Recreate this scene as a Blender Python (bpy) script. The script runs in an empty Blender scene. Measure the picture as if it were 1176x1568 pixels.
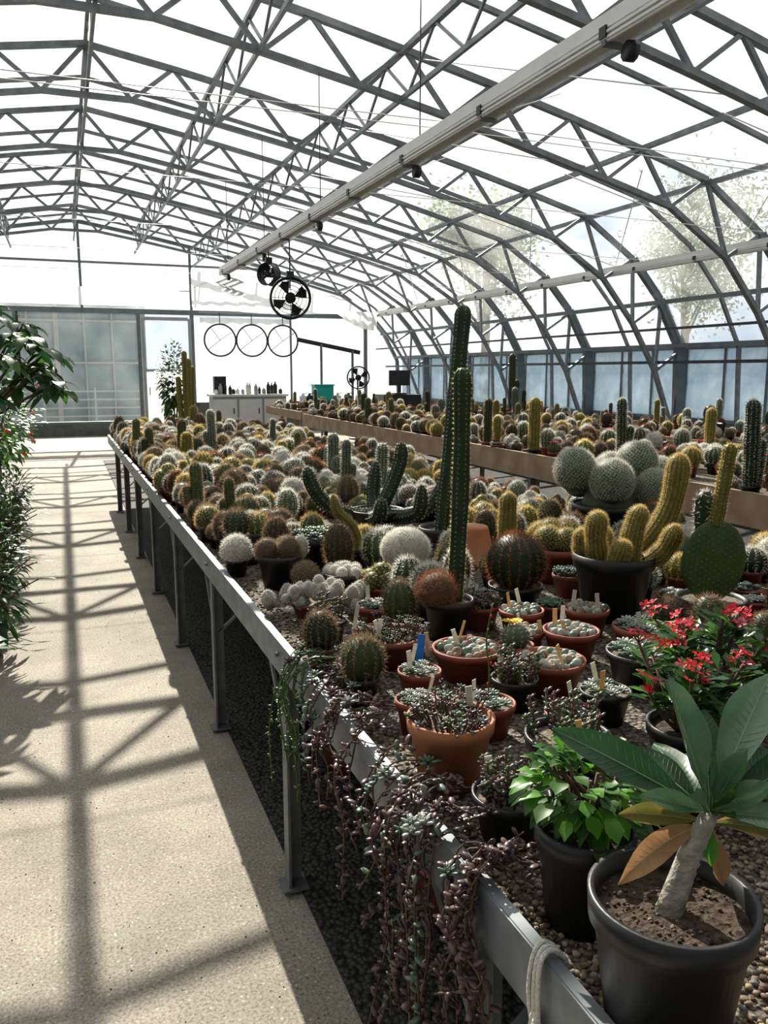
import bpy, math, random
from mathutils import Vector, Matrix
R = random.Random(7)
V = Vector
sc = bpy.context.scene
sc.view_settings.view_transform = 'Standard'

# ------------------------------------------------------------------ materials
def newmat(name):
    m = bpy.data.materials.new(name); m.use_nodes = True
    nt = m.node_tree; nt.nodes.clear()
    out = nt.nodes.new('ShaderNodeOutputMaterial')
    return m, nt, out

def mat(name, c1, c2=None, scale=20, rough=.6, metal=0, bump=0, transl=0, spec=.3, vary=0, detail=3):
    m, nt, out = newmat(name)
    N = nt.nodes.new; L = nt.links.new
    p = N('ShaderNodeBsdfPrincipled')
    p.inputs['Roughness'].default_value = rough
    p.inputs['Metallic'].default_value = metal
    p.inputs['Specular IOR Level'].default_value = spec
    tc = N('ShaderNodeTexCoord')
    no = N('ShaderNodeTexNoise'); no.inputs['Scale'].default_value = scale
    no.inputs['Detail'].default_value = detail
    L(tc.outputs['Object'], no.inputs['Vector'])
    cr = N('ShaderNodeValToRGB')
    cr.color_ramp.elements[0].position = .35; cr.color_ramp.elements[1].position = .65
    cr.color_ramp.elements[0].color = (*c1, 1)
    cr.color_ramp.elements[1].color = (*(c2 or c1), 1)
    L(no.outputs['Fac'], cr.inputs['Fac'])
    col = cr.outputs['Color']
    if vary:
        oi = N('ShaderNodeObjectInfo'); hs = N('ShaderNodeHueSaturation')
        mr = N('ShaderNodeMapRange')
        mr.inputs['To Min'].default_value = 1 - vary; mr.inputs['To Max'].default_value = 1 + vary
        L(oi.outputs['Random'], mr.inputs['Value']); L(mr.outputs['Result'], hs.inputs['Value'])
        L(col, hs.inputs['Color']); col = hs.outputs['Color']
    L(col, p.inputs['Base Color'])
    if bump:
        b = N('ShaderNodeBump'); b.inputs['Strength'].default_value = bump; b.inputs['Distance'].default_value = .01
        L(no.outputs['Fac'], b.inputs['Height']); L(b.outputs['Normal'], p.inputs['Normal'])
    last = p.outputs[0]
    if transl:
        t = N('ShaderNodeBsdfTranslucent'); L(col, t.inputs['Color'])
        mx = N('ShaderNodeMixShader'); mx.inputs[0].default_value = transl
        L(last, mx.inputs[1]); L(t.outputs[0], mx.inputs[2]); last = mx.outputs[0]
    L(last, out.inputs['Surface'])
    return m

def glassmat(name, tint, haze, gloss=.06, hazecol=(.9, .93, .95), hs=1.5):
    m, nt, out = newmat(name); N = nt.nodes.new; L = nt.links.new
    t = N('ShaderNodeBsdfTransparent'); t.inputs[0].default_value = (*tint, 1)
    g = N('ShaderNodeBsdfGlossy'); g.inputs['Roughness'].default_value = .05
    d = N('ShaderNodeBsdfTranslucent'); d.inputs[0].default_value = (*hazecol, 1)
    m1 = N('ShaderNodeMixShader'); m1.inputs[0].default_value = gloss
    L(t.outputs[0], m1.inputs[1]); L(g.outputs[0], m1.inputs[2])
    m2 = N('ShaderNodeMixShader')
    tc = N('ShaderNodeTexCoord'); no = N('ShaderNodeTexNoise'); no.inputs['Scale'].default_value = hs
    L(tc.outputs['Object'], no.inputs['Vector'])
    mr = N('ShaderNodeMapRange'); mr.inputs['From Min'].default_value = .35; mr.inputs['From Max'].default_value = .7
    mr.inputs['To Min'].default_value = haze * .5; mr.inputs['To Max'].default_value = min(1, haze * 1.5)
    L(no.outputs['Fac'], mr.inputs['Value']); L(mr.outputs['Result'], m2.inputs[0])
    L(m1.outputs[0], m2.inputs[1]); L(d.outputs[0], m2.inputs[2])
    L(m2.outputs[0], out.inputs['Surface'])
    return m

def concretemat(name, a, b, stain):
    m, nt, out = newmat(name); N = nt.nodes.new; L = nt.links.new
    p = N('ShaderNodeBsdfPrincipled'); p.inputs['Roughness'].default_value = .8
    p.inputs['Specular IOR Level'].default_value = .25
    tc = N('ShaderNodeTexCoord')
    n1 = N('ShaderNodeTexNoise'); n1.inputs['Scale'].default_value = 2.0; n1.inputs['Detail'].default_value = 10; n1.inputs['Roughness'].default_value = .72
    vo = N('ShaderNodeTexVoronoi'); vo.inputs['Scale'].default_value = 62
    n2 = N('ShaderNodeTexNoise'); n2.inputs['Scale'].default_value = 110; n2.inputs['Detail'].default_value = 5
    n2.inputs['Roughness'].default_value = .75
    for n in (n1, vo, n2): L(tc.outputs['Object'], n.inputs['Vector'])
    r1 = N('ShaderNodeValToRGB'); r1.color_ramp.elements[0].position = .36; r1.color_ramp.elements[1].position = .62
    r1.color_ramp.elements[0].color = (*stain, 1); r1.color_ramp.elements[1].color = (*a, 1)
    L(n1.outputs['Fac'], r1.inputs['Fac'])
    mx = N('ShaderNodeMixRGB'); mx.blend_type = 'MULTIPLY'; mx.inputs[0].default_value = .85
    r2 = N('ShaderNodeValToRGB'); r2.color_ramp.elements[0].position = .38; r2.color_ramp.elements[1].position = .56
    r2.color_ramp.elements[0].color = (*b, 1); r2.color_ramp.elements[1].color = (1.0, 1.0, 1.0, 1)
    L(n2.outputs['Fac'], r2.inputs['Fac'])
    L(r1.outputs[0], mx.inputs[1]); L(r2.outputs[0], mx.inputs[2])
    mx2 = N('ShaderNodeMixRGB'); mx2.blend_type = 'MIX'
    r3 = N('ShaderNodeValToRGB'); r3.color_ramp.elements[0].position = .12; r3.color_ramp.elements[1].position = .32
    r3.color_ramp.elements[0].color = (.8, .8, .8, 1); r3.color_ramp.elements[1].color = (0, 0, 0, 1)
    L(vo.outputs['Distance'], r3.inputs['Fac']); L(r3.outputs[0], mx2.inputs[0])
    L(mx.outputs[0], mx2.inputs[1])
    sp = N('ShaderNodeSeparateColor'); L(vo.outputs['Color'], sp.inputs[0])
    r4 = N('ShaderNodeValToRGB'); r4.color_ramp.elements[0].color = (.15, .13, .105, 1); r4.color_ramp.elements[1].color = (.60, .56, .48, 1)
    L(sp.outputs[0], r4.inputs[0]); L(r4.outputs[0], mx2.inputs[2])
    L(mx2.outputs[0], p.inputs['Base Color'])
    bu = N('ShaderNodeBump'); bu.inputs['Strength'].default_value = .6; bu.inputs['Distance'].default_value = .003
    L(n2.outputs['Fac'], bu.inputs['Height']); L(bu.outputs[0], p.inputs['Normal'])
    L(p.outputs[0], out.inputs[0]); return m

def gravelmat(name, cols, scale):
    m, nt, out = newmat(name); N = nt.nodes.new; L = nt.links.new
    p = N('ShaderNodeBsdfPrincipled'); p.inputs['Roughness'].default_value = .75
    p.inputs['Specular IOR Level'].default_value = .25
    tc = N('ShaderNodeTexCoord'); vo = N('ShaderNodeTexVoronoi'); vo.inputs['Scale'].default_value = scale
    L(tc.outputs['Object'], vo.inputs['Vector'])
    sp = N('ShaderNodeSeparateColor'); L(vo.outputs['Color'], sp.inputs[0])
    r = N('ShaderNodeValToRGB'); r.color_ramp.elements[0].color = (*cols[0], 1); r.color_ramp.elements[1].color = (*cols[-1], 1)
    for i, c in enumerate(cols[1:-1]):
        e = r.color_ramp.elements.new((i + 1) / (len(cols) - 1)); e.color = (*c, 1)
    L(sp.outputs[0], r.inputs[0])
    mx = N('ShaderNodeMixRGB'); mx.blend_type = 'MULTIPLY'; mx.inputs[0].default_value = 1
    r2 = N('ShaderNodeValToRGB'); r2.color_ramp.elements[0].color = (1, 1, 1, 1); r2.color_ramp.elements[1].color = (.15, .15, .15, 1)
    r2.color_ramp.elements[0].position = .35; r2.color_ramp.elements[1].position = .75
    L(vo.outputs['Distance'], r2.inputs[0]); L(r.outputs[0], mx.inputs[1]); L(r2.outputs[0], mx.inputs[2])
    L(mx.outputs[0], p.inputs['Base Color'])
    bu = N('ShaderNodeBump'); bu.invert = True; bu.inputs['Strength'].default_value = 1; bu.inputs['Distance'].default_value = .01
    L(vo.outputs['Distance'], bu.inputs['Height']); L(bu.outputs[0], p.inputs['Normal'])
    L(p.outputs[0], out.inputs[0]); return m

M = {}
M['steel'] = mat('galvanised_truss_steel', (.16, .18, .20), (.25, .275, .30), 8, .45, .3)
M['post'] = mat('grey_post_paint', (.12, .15, .17), (.17, .20, .22), 5, .5, .2)
M['alu'] = mat('aluminium_rail', (.80, .80, .78), (.87, .86, .84), 6, .4, .05)
M['rim'] = mat('bench_zinc', (.19, .205, .22), (.28, .30, .32), 14, .45, .5)
M['leg'] = mat('bench_leg_zinc', (.15, .16, .16), (.22, .23, .23), 14, .55, .4)
M['glass'] = glassmat('roof_glass', (.96, .98, .98), .19, .05, (.95, .96, .96), 1.1)
M['wglass'] = glassmat('side_glass', (.55, .65, .70), .75, .05, (.70, .80, .87), 3)
M['eglass'] = glassmat('end_glass', (.94, .96, .97), .15)
M['cglass'] = glassmat('clear_window_glass', (.96, .98, .98), .03, .04)
M['poly'] = mat('white_polythene', (.85, .86, .86), (.75, .77, .78), 3, .4, transl=.7)
M['conc'] = concretemat('path_concrete', (.43, .39, .325), (.40, .38, .35), (.30, .27, .22))
M['conc2'] = mat('dwarf_wall_concrete', (.10, .11, .11), (.15, .16, .15), 5, .9, bump=.3)
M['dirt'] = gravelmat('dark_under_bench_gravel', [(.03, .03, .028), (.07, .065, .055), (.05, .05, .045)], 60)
M['grav'] = gravelmat('bench_gravel', [(.08, .065, .05), (.22, .18, .135), (.14, .11, .075), (.3, .26, .21)], 85)
M['out'] = gravelmat('outside_gravel', [(.50, .50, .48), (.6, .6, .58), (.55, .55, .53)], 20)
M['terra'] = mat('terracotta_plastic', (.20, .05, .028), (.29, .08, .042), 12, .5)
M['orange'] = mat('orange_clay', (.36, .13, .06), (.42, .165, .075), 12, .6)
M['black'] = mat('black_plastic_pot', (.009, .009, .010), (.015, .015, .016), 12, .42, spec=.45)
M['soil'] = mat('potting_soil', (.02, .012, .008), (.08, .055, .038), 90, .95, bump=.8)
M['soilg'] = mat('gritty_soil', (.09, .07, .05), (.25, .21, .16), 120, .95, bump=.8)
M['wood'] = mat('weathered_board', (.30, .20, .12), (.42, .30, .19), 6, .7, bump=.2)
M['white'] = mat('white_paint', (.7, .71, .7), (.78, .78, .77), 5, .5)
M['grey'] = mat('grey_panel', (.30, .33, .35), (.36, .39, .4), 3, .5)
M['bwin'] = mat('neighbour_glass', (.30, .44, .48), (.60, .72, .75), 1.3, .15, spec=.6)
M['teal'] = mat('teal_plastic', (.02, .42, .37), None, 5, .5)
M['dark'] = mat('dark_metal', (.02, .02, .022), (.035, .035, .04), 10, .4)
M['cyard'] = mat('label_white', (.75, .73, .66), (.65, .62, .54), 60, .5, transl=.25)
M['cyel'] = mat('label_wood', (.72, .50, .22), (.62, .42, .18), 60, .5, transl=.25)
M['cblue'] = mat('label_blue', (.03, .20, .62), None, 60, .4, transl=.2)
M['rope'] = mat('white_string', (.75, .73, .68), (.6, .58, .52), 200, .9, bump=.6)
M['g1'] = mat('cactus_green', (.035, .062, .018), (.065, .095, .03), 25, .55, vary=.4)
M['g2'] = mat('cactus_grey_green', (.065, .09, .055), (.11, .135, .085), 25, .6, vary=.3)
M['g3'] = mat('cactus_dark', (.014, .028, .011), (.026, .045, .017), 25, .5, vary=.3)
M['gcol'] = mat('tall_cactus_green', (.013, .032, .013), (.026, .052, .02), 20, .5)
M['gyel'] = mat('cactus_olive', (.115, .11, .022), (.18, .165, .035), 25, .6, vary=.2)
M['gpear'] = mat('prickly_pear_green', (.045, .08, .024), (.07, .11, .036), 14, .5, transl=.1)
M['sbr'] = mat('spine_brown', (.24, .15, .085), (.42, .29, .18), 60, .6, transl=.4, vary=.35)
M['sgo'] = mat('spine_gold', (.66, .47, .16), (.80, .61, .28), 60, .6, transl=.5, vary=.15)
M['swh'] = mat('spine_white', (.64, .61, .54), (.84, .81, .73), 60, .6, transl=.45, vary=.15)
M['sre'] = mat('spine_red', (.26, .085, .04), (.40, .16, .07), 60, .6, transl=.4)
M['wool'] = mat('cactus_wool', (.30, .29, .25), (.46, .44, .39), 60, .9, bump=.4, vary=.15)
M['rbr'] = mat('copiapoa_brown', (.05, .042, .026), (.085, .066, .04), 25, .7, vary=.3)
M['rose'] = mat('succulent_bluegreen', (.06, .11, .075), (.14, .19, .14), 30, .4, vary=.3, spec=.5)
M['purp'] = mat('succulent_purple', (.065, .035, .038), (.13, .08, .078), 30, .4, vary=.2, spec=.45)
M['silv'] = mat('succulent_silver', (.24, .27, .23), (.38, .40, .35), 30, .4, spec=.5)
M['trl'] = mat('trailing_green', (.06, .12, .03), (.11, .18, .05), 30, .4, transl=.25, spec=.5)
M['stm'] = mat('brown_stem', (.085, .05, .032), (.13, .08, .055), 40, .7)
M['pst'] = mat('pale_stem', (.22, .205, .165), (.36, .34, .28), 60, .7, bump=.8)
M['lf1'] = mat('leaf_green', (.03, .095, .015), (.06, .155, .025), 14, .45, transl=.4, spec=.35)
M['lf2'] = mat('leaf_bright', (.08, .27, .02), (.14, .37, .04), 14, .35, transl=.5, spec=.5)
M['lfd'] = mat('leaf_dark', (.014, .058, .018), (.025, .085, .026), 14, .32, transl=.28, spec=.5)
M['lfh'] = mat('leaf_glossy', (.07, .165, .075), (.12, .24, .115), 10, .24, transl=.2, spec=1.0)
M['rib'] = mat('leaf_midrib', (.30, .40, .23), None, 10, .4)
M['lfb'] = mat('leaf_dead', (.34, .17, .075), (.48, .28, .13), 20, .6, transl=.35)
M['lfy'] = mat('leaf_yellowing', (.28, .17, .04), (.13, .17, .035), 10, .5, transl=.4)
M['red'] = mat('flower_red', (.62, .01, .03), (.8, .04, .06), 50, .5, transl=.4)
M['pink'] = mat('flower_pink', (.75, .12, .18), None, 50, .5, transl=.4)
M['yell'] = mat('flower_yellow', (.85, .65, .05), None, 50, .5, transl=.4)
M['peb'] = mat('pebble_tan', (.17, .115, .07), (.37, .29, .20), 45, .7)
M['peb2'] = mat('pebble_grey', (.13, .12, .105), (.28, .265, .24), 45, .7)
M['tree'] = mat('tree_leaf', (.24, .30, .20), (.34, .40, .28), 2, .6, transl=.4)
M['bark'] = mat('tree_bark', (.2, .18, .15), (.26, .23, .2), 6, .9)
M['crumb'] = mat('bark_crumbs', (.06, .035, .02), (.11, .07, .045), 60, .9)

# ------------------------------------------------------------------ mesh builder
class MB:
    def __init__(s): s.v = []; s.f = []; s.m = []; s.sm = []; s.mats = []
    def mi(s, k):
        if k not in s.mats: s.mats.append(k)
        return s.mats.index(k)
    def add(s, vs, fs, k, smooth=False):
        o = len(s.v); s.v.extend([tuple(v) for v in vs]); i = s.mi(k)
        for f in fs:
            s.f.append(tuple(a + o for a in f)); s.m.append(i); s.sm.append(smooth)
    def box(s, c, d, k, rot=None):
        c = V(c); vs = []
        for z in (-.5, .5):
            for y in (-.5, .5):
                for x in (-.5, .5):
                    p = V((x * d[0], y * d[1], z * d[2]))
                    if rot: p = rot @ p
                    vs.append(c + p)
        s.add(vs, [(0, 2, 3, 1), (4, 5, 7, 6), (0, 1, 5, 4), (2, 6, 7, 3), (0, 4, 6, 2), (1, 3, 7, 5)], k)
    def beam(s, a, b, w, h, k, side=None):
        a = V(a); b = V(b); t = (b - a)
        if t.length < 1e-6: return
        t.normalize(); r = V((0, 0, 1)) if abs(t.z) < .95 else V((1, 0, 0))
        if side: r = V(side)
        u = t.cross(r).normalized(); n = u.cross(t).normalized(); vs = []
        for p in (a, b):
            for i, j in ((-1, -1), (1, -1), (1, 1), (-1, 1)): vs.append(p + u * (w * .5 * i) + n * (h * .5 * j))
        s.add(vs, [(3, 2, 1, 0), (4, 5, 6, 7), (0, 1, 5, 4), (1, 2, 6, 5), (2, 3, 7, 6), (3, 0, 4, 7)], k)
    def frames(s, pts):
        pts = [V(p) for p in pts]; out = []; u = None
        for i, p in enumerate(pts):
            t = (pts[min(i + 1, len(pts) - 1)] - pts[max(i - 1, 0)]).normalized()
            if u is None:
                ref = V((1, 0, 0)) if abs(t.x) < .9 else V((0, 1, 0))
                u = (ref - t * ref.dot(t)).normalized()
            else: u = (u - t * u.dot(t)).normalized()
            out.append((p, t, u, t.cross(u)))
        return out
    def tube(s, pts, r, k, n=6, smooth=True, closed=True):
        fr = s.frames(pts); vs = []; fs = []
        for i, (p, t, u, w) in enumerate(fr):
            rr = r[i] if isinstance(r, (list, tuple)) else r
            for j in range(n):
                a = 2 * math.pi * j / n; vs.append(p + (u * math.cos(a) + w * math.sin(a)) * rr)
        for i in range(len(fr) - 1):
            for j in range(n):
                fs.append((i * n + j, i * n + (j + 1) % n, (i + 1) * n + (j + 1) % n, (i + 1) * n + j))
        if closed:
            fs.append(tuple(range(n - 1, -1, -1))); fs.append(tuple((len(fr) - 1) * n + j for j in range(n)))
        s.add(vs, fs, k, smooth)
    def lathe(s, prof, c, k, n=20, smooth=True, rot=None):
        c = V(c); vs = []; fs = []
        for r, z in prof:
            for j in range(n):
                a = 2 * math.pi * j / n; p = V((math.cos(a) * r, math.sin(a) * r, z))
                if rot: p = rot @ p
                vs.append(c + p)
        for i in range(len(prof) - 1):
            for j in range(n):
                fs.append((i * n + j, i * n + (j + 1) % n, (i + 1) * n + (j + 1) % n, (i + 1) * n + j))
        s.add(vs, fs, k, smooth)
    def blob(s, c, rx, ry, rz, k, n=6, rows=4, rot=None):
        c = V(c); vs = []; fs = []
        vs.append(V((0, 0, -rz)))
        for i in range(1, rows):
            ph = -math.pi / 2 + math.pi * i / rows
            for j in range(n):
                a = 2 * math.pi * j / n; vs.append(V((rx * math.cos(ph) * math.cos(a), ry * math.cos(ph) * math.sin(a), rz * math.sin(ph))))
        vs.append(V((0, 0, rz)))
        for j in range(n): fs.append((0, 1 + (j + 1) % n, 1 + j))
        for i in range(rows - 2):
            for j in range(n):
                a = 1 + i * n; fs.append((a + j, a + (j + 1) % n, a + n + (j + 1) % n, a + n + j))
        l = len(vs) - 1; a = 1 + (rows - 2) * n
        for j in range(n): fs.append((a + j, a + (j + 1) % n, l))
        if rot: vs = [rot @ v for v in vs]
        s.add([c + v for v in vs], fs, k, True)
    def spine(s, p, d, w, k):
        d = V(d); q = d.cross(V((R.random() - .5, R.random() - .5, R.random() - .5)))
        if q.length < 1e-9: return
        q.normalize(); q *= w * .5
        s.add([p - q, p + q, p + d], [(0, 1, 2)], k)
    def mesh(s, name):
        me = bpy.data.meshes.new(name); me.from_pydata(s.v, [], s.f)
        for k in s.mats: me.materials.append(M[k])
        me.polygons.foreach_set('material_index', s.m); me.polygons.foreach_set('use_smooth', s.sm)
        me.update(); return me
    def obj(s, name, loc=(0, 0, 0), parent=None, rz=0):
        return inst(s.mesh(name), name, loc, parent, rz)

def inst(me, name, loc=(0, 0, 0), parent=None, rz=0, sca=1):
    o = bpy.data.objects.new(name, me); o.location = loc; o.rotation_euler = (0, 0, rz)
    o.scale = (sca, sca, sca) if not isinstance(sca, tuple) else sca
    if parent: o.parent = parent
    sc.collection.objects.link(o); return o
def empty(name, loc=(0, 0, 0)):
    o = bpy.data.objects.new(name, None); o.empty_display_size = .1; o.location = loc; sc.collection.objects.link(o); return o

def pot(mb, r, h, k='black', soil='soil', c=(0, 0, 0), n=20):
    mb.lathe([(0.001, 0), (r * .72, 0), (r * .93, h * .8), (r, h * .81), (r * 1.02, h), (r * .94, h), (r * .9, h * .86)], c, k, n)
    mb.lathe([(r * .91, h * .87), (r * .5, h * .885), (0.001, h * .89)], c, soil, n)

def ribbed(mb, pts, radii, ribs, depth, k, sp=None, per=2):
    fr = mb.frames(pts); n = ribs * per; vs = []; fs = []
    for i, (p, t, u, w) in enumerate(fr):
        for j in range(n):
            a = 2 * math.pi * j / n; rr = radii[i] * (1 - depth * (.5 - .5 * math.cos(ribs * a)))
            vs.append(p + (u * math.cos(a) + w * math.sin(a)) * rr)
    for i in range(len(fr) - 1):
        for j in range(n):
            fs.append((i * n + j, i * n + (j + 1) % n, (i + 1) * n + (j + 1) % n, (i + 1) * n + j))
    mb.add(vs, fs, k, True)
    mb.add([fr[-1][0]] + vs[-n:], [(0, 1 + j, 1 + (j + 1) % n) for j in range(n)], k, True)
    if sp:
        sk, ns, ln, wd, step, spread = sp; acc = 0
        for i in range(len(fr) - 1):
            p0, t0, u0, w0 = fr[i]; p1, t1, u1, w1 = fr[i + 1]; seg = math.hypot((p1 - p0).length, radii[i + 1] - radii[i])
            while acc < seg:
                f = acc / seg; p = p0.lerp(p1, f); rr = radii[i] * (1 - f) + radii[i + 1] * f
                dr = (radii[i + 1] - radii[i]); dl = (p1 - p0).length
                for j in range(ribs):
                    a = 2 * math.pi * j / ribs; out = u0 * math.cos(a) + w0 * math.sin(a)
                    nn = (out * max(dl, 1e-4) - t0 * dr).normalized(); q = p + out * rr
                    for _ in range(ns):
                        d = nn + V((R.uniform(-1, 1), R.uniform(-1, 1), R.uniform(-1, 1))) * spread
                        mb.spine(q, d.normalized() * ln * R.uniform(.6, 1.2), wd, sk)
                acc += step
            acc -= seg

def globe(mb, c, r, h, ribs, depth, k, sp=None, rows=9, per=2):
    c = V(c); pts = []; rad = []
    for i in range(rows):
        ph = -math.pi * .32 + (math.pi * .82 - .12) * i / (rows - 1)
        pts.append(c + V((0, 0, h * .5 * math.sin(ph) + h * .42))); rad.append(r * math.cos(ph))
    ribbed(mb, pts, rad, ribs, depth, k, sp, per)

def fuzzy(mb, c, r, k='wool', sk='swh', n=120, ns=5, ln=.28, w=.0016, zs=1.0, low=-.5):
    c = V(c); mb.blob(c, r, r, r * zs, k, 14, 8)
    for i in range(n):
        z = 1 - (i + .5) / n * (1 - low); a = i * 2.39996; q = math.sqrt(max(0, 1 - z * z))
        nn = V((q * math.cos(a), q * math.sin(a), z)); p = c + V((nn.x * r, nn.y * r, nn.z * r * zs))
        for _ in range(ns):
            d = nn * .8 + V((R.uniform(-1, 1), R.uniform(-1, 1), R.uniform(-1, 1)))
            mb.spine(p, d.normalized() * r * ln * R.uniform(.6, 1.2), w, sk)

def stem(mb, base, top, r, ribs, k, sp, n=12, bend=(0, 0, 0), depth=.25, per=2):
    a = V(base); b = V(top); L = (b - a).length; tipf = max(.3, 1 - r * 1.1 / L)
    m = n; fs = [tipf * i / (m - 1) for i in range(m)] + [tipf + (1 - tipf) * x for x in (.35, .62, .82, .95, .995)]
    bd = V(bend); pts = [a.lerp(b, f) + bd * math.sin(math.pi * f) for f in fs]
    rad = [r * (.85 + .15 * min(1, f * 5)) * (1 + .05 * math.sin(f * 14 + a.x * 30)) if f <= tipf else r * math.sqrt(max(.01, 1 - ((f - tipf) / (1 - tipf)) ** 2)) for f in fs]
    ribbed(mb, pts, rad, ribs, depth, k, sp, per)

def leaf(mb, base, d, up, L, W, k, droop=.2, fold=.15, n=7, rib=False, peak=.55):
    base = V(base); d = V(d).normalized(); up = V(up); side = d.cross(up)
    if side.length < 1e-4: side = d.cross(V((1, .3, 0)))
    side.normalize(); up = side.cross(d).normalized(); vs = []; fs = []; mid = []; edges = []
    for i in range(n):
        s_ = i / (n - 1); p = base + d * L * (s_ - .12 * droop * s_ * s_) + V((0, 0, -1)) * droop * L * s_ ** 2
        e = math.log(.5) / math.log(peak); w = W * .5 * math.sin(math.pi * min(1, max(0, s_)) ** e) ** .9 if 0 < s_ < 1 else W * .02
        wav = math.sin(s_ * 11) * W * .06
        l1 = p - side * w + up * (fold * w * 1.2 + wav); r1 = p + side * w + up * (fold * w * 1.2 - wav)
        vs += [l1, p - side * w * .5 + up * fold * w * .35, p, p + side * w * .5 + up * fold * w * .35, r1]
        mid.append(p - up * .0003); edges.append((l1, r1))
    for i in range(n - 1):
        for j in range(4): a = i * 5 + j; fs.append((a, a + 1, a + 6, a + 5))
    mb.add(vs, fs, k, True)
    if rib:
        mb.tube(mid, [W * .026 * (1 - .8 * i / n) for i in range(n)], 'rib', 5)
        for i in range(1, n - 2):
            for q in (0, 1):
                for f in (0, .5):
                    a = mid[i].lerp(mid[i + 1], f); e = edges[i + 1][q].lerp(edges[min(i + 2, n - 1)][q], f)
                    c = a.lerp(e, .85) ; m_ = a.lerp(c, .5) - up * fold * W * .06
                    mb.tube([a, m_, c], [W * .009, W * .006, W * .002], 'rib', 3)

def bush(mb, c, rad, n, L, W, ks, base=None, droop=.3, nst=8):
    c = V(c)
    if base:
        for _ in range(nst):
            e = c + V((R.uniform(-.6, .6) * rad[0], R.uniform(-.6, .6) * rad[1], R.uniform(-.2, .7) * rad[2]))
            mb.tube([V(base), V(base).lerp(e, .5) + V((R.uniform(-.02, .02),) * 3), e], [.006, .005, .003], 'stm', 5)
    for _ in range(n):
        a = R.uniform(0, 6.283); z = R.uniform(-.9, 1); q = math.sqrt(1 - z * z); f = R.uniform(.45, 1)
        dd = V((q * math.cos(a), q * math.sin(a), z)); p = c + V((dd.x * rad[0] * f, dd.y * rad[1] * f, dd.z * rad[2] * f))
        dr = dd + V((R.uniform(-.6, .6), R.uniform(-.6, .6), R.uniform(-.3, .5)))
        leaf(mb, p, dr, (0, 0, 1) if abs(dr.normalized().z) < .9 else (1, 0, 0), L * R.uniform(.7, 1.2), W * R.uniform(.7, 1.2), R.choice(ks), droop, .15, 4)

def rosette(mb, c, r, n, k, flat=.5):
    c = V(c)
    for i in range(n):
        f = (i + 1) / n; a = i * 2.39996; el = (1 - f) * 1.35 + flat * .3
        d = V((math.cos(a) * math.cos(el), math.sin(a) * math.cos(el), math.sin(el))); L = r * (.35 + .65 * f)
        rot = d.to_track_quat('Z', 'Y').to_matrix()
        mb.blob(c + d * L * .55, L * .22, L * .14, L * .5, k, 5, 4, rot)

def flower(mb, p, r, k, n=5, up=None):
    p = V(p); up = V(up or (0, 0, 1)).normalized(); rot = up.to_track_quat('Z', 'Y').to_matrix()
    for i in range(n):
        a = 6.283 * i / n
        q = [V((0, 0, 0)), V((math.cos(a - .5) * r * .7, math.sin(a - .5) * r * .7, r * .25)), V((math.cos(a) * r, math.sin(a) * r, r * .2)), V((math.cos(a + .5) * r * .7, math.sin(a + .5) * r * .7, r * .25))]
        mb.add([p + rot @ x for x in q], [(0, 1, 2, 3)], k)

# ------------------------------------------------------------------ camera, light, sky
cam = bpy.data.cameras.new('camera'); co = bpy.data.objects.new('camera', cam); sc.collection.objects.link(co)
rt = V((.9334, -.3588, 0)); fw = V((.3537, .9201, -.1681)); upv = rt.cross(fw)
mw = Matrix((rt, upv, -fw)).transposed().to_4x4(); mw.translation = V((0, 0, 1.6)); co.matrix_world = mw
cam.sensor_fit = 'VERTICAL'; cam.sensor_height = 36; cam.lens = 29.03; cam.clip_end = 500; cam.clip_start = .02
sc.camera = co
sdir = V((.072, 1, .72)).normalized()
sl = bpy.data.lights.new('sun', 'SUN'); sl.energy = 12; sl.angle = math.radians(.4); sl.color = (1, .93, .81)
so = bpy.data.objects.new('sun', sl); so.rotation_euler = sdir.to_track_quat('Z', 'Y').to_euler(); so.location = (2, 40, 30); sc.collection.objects.link(so)

w = bpy.data.worlds.new('sky'); sc.world = w; w.use_nodes = True; nt = w.node_tree; nt.nodes.clear(); N = nt.nodes.new; L = nt.links.new
wo = N('ShaderNodeOutputWorld'); bg = N('ShaderNodeBackground'); tc = N('ShaderNodeTexCoord')
nz = N('ShaderNodeTexNoise'); nz.inputs['Scale'].default_value = 3.4; nz.inputs['Detail'].default_value = 8; nz.inputs['Roughness'].default_value = .6
mp = N('ShaderNodeMapping'); mp.inputs['Scale'].default_value = (1, 1, 2.0); L(tc.outputs['Generated'], mp.inputs[0]); L(mp.outputs[0], nz.inputs['Vector'])
cl = N('ShaderNodeValToRGB'); cl.color_ramp.elements[0].position = .45; cl.color_ramp.elements[1].position = .62
cl.color_ramp.elements[0].color = (.58, .70, .86, 1); cl.color_ramp.elements[1].color = (1.1, 1.1, 1.08, 1)
L(nz.outputs['Fac'], cl.inputs[0])
dt = N('ShaderNodeVectorMath'); dt.operation = 'DOT_PRODUCT'; dt.inputs[1].default_value = sdir; L(tc.outputs['Generated'], dt.inputs[0])
gl = N('ShaderNodeMapRange'); gl.interpolation_type = 'SMOOTHSTEP'; gl.inputs['From Min'].default_value = .78; gl.inputs['From Max'].default_value = .97
L(dt.outputs['Value'], gl.inputs['Value'])
mx = N('ShaderNodeMixRGB'); L(gl.outputs[0], mx.inputs[0]); L(cl.outputs[0], mx.inputs[1]); mx.inputs[2].default_value = (1.45, 1.41, 1.32, 1)
st = N('ShaderNodeMapRange'); st.inputs['From Min'].default_value = .25; st.inputs['From Max'].default_value = .72; st.inputs['To Min'].default_value = .16; st.inputs['To Max'].default_value = 1.1
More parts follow.
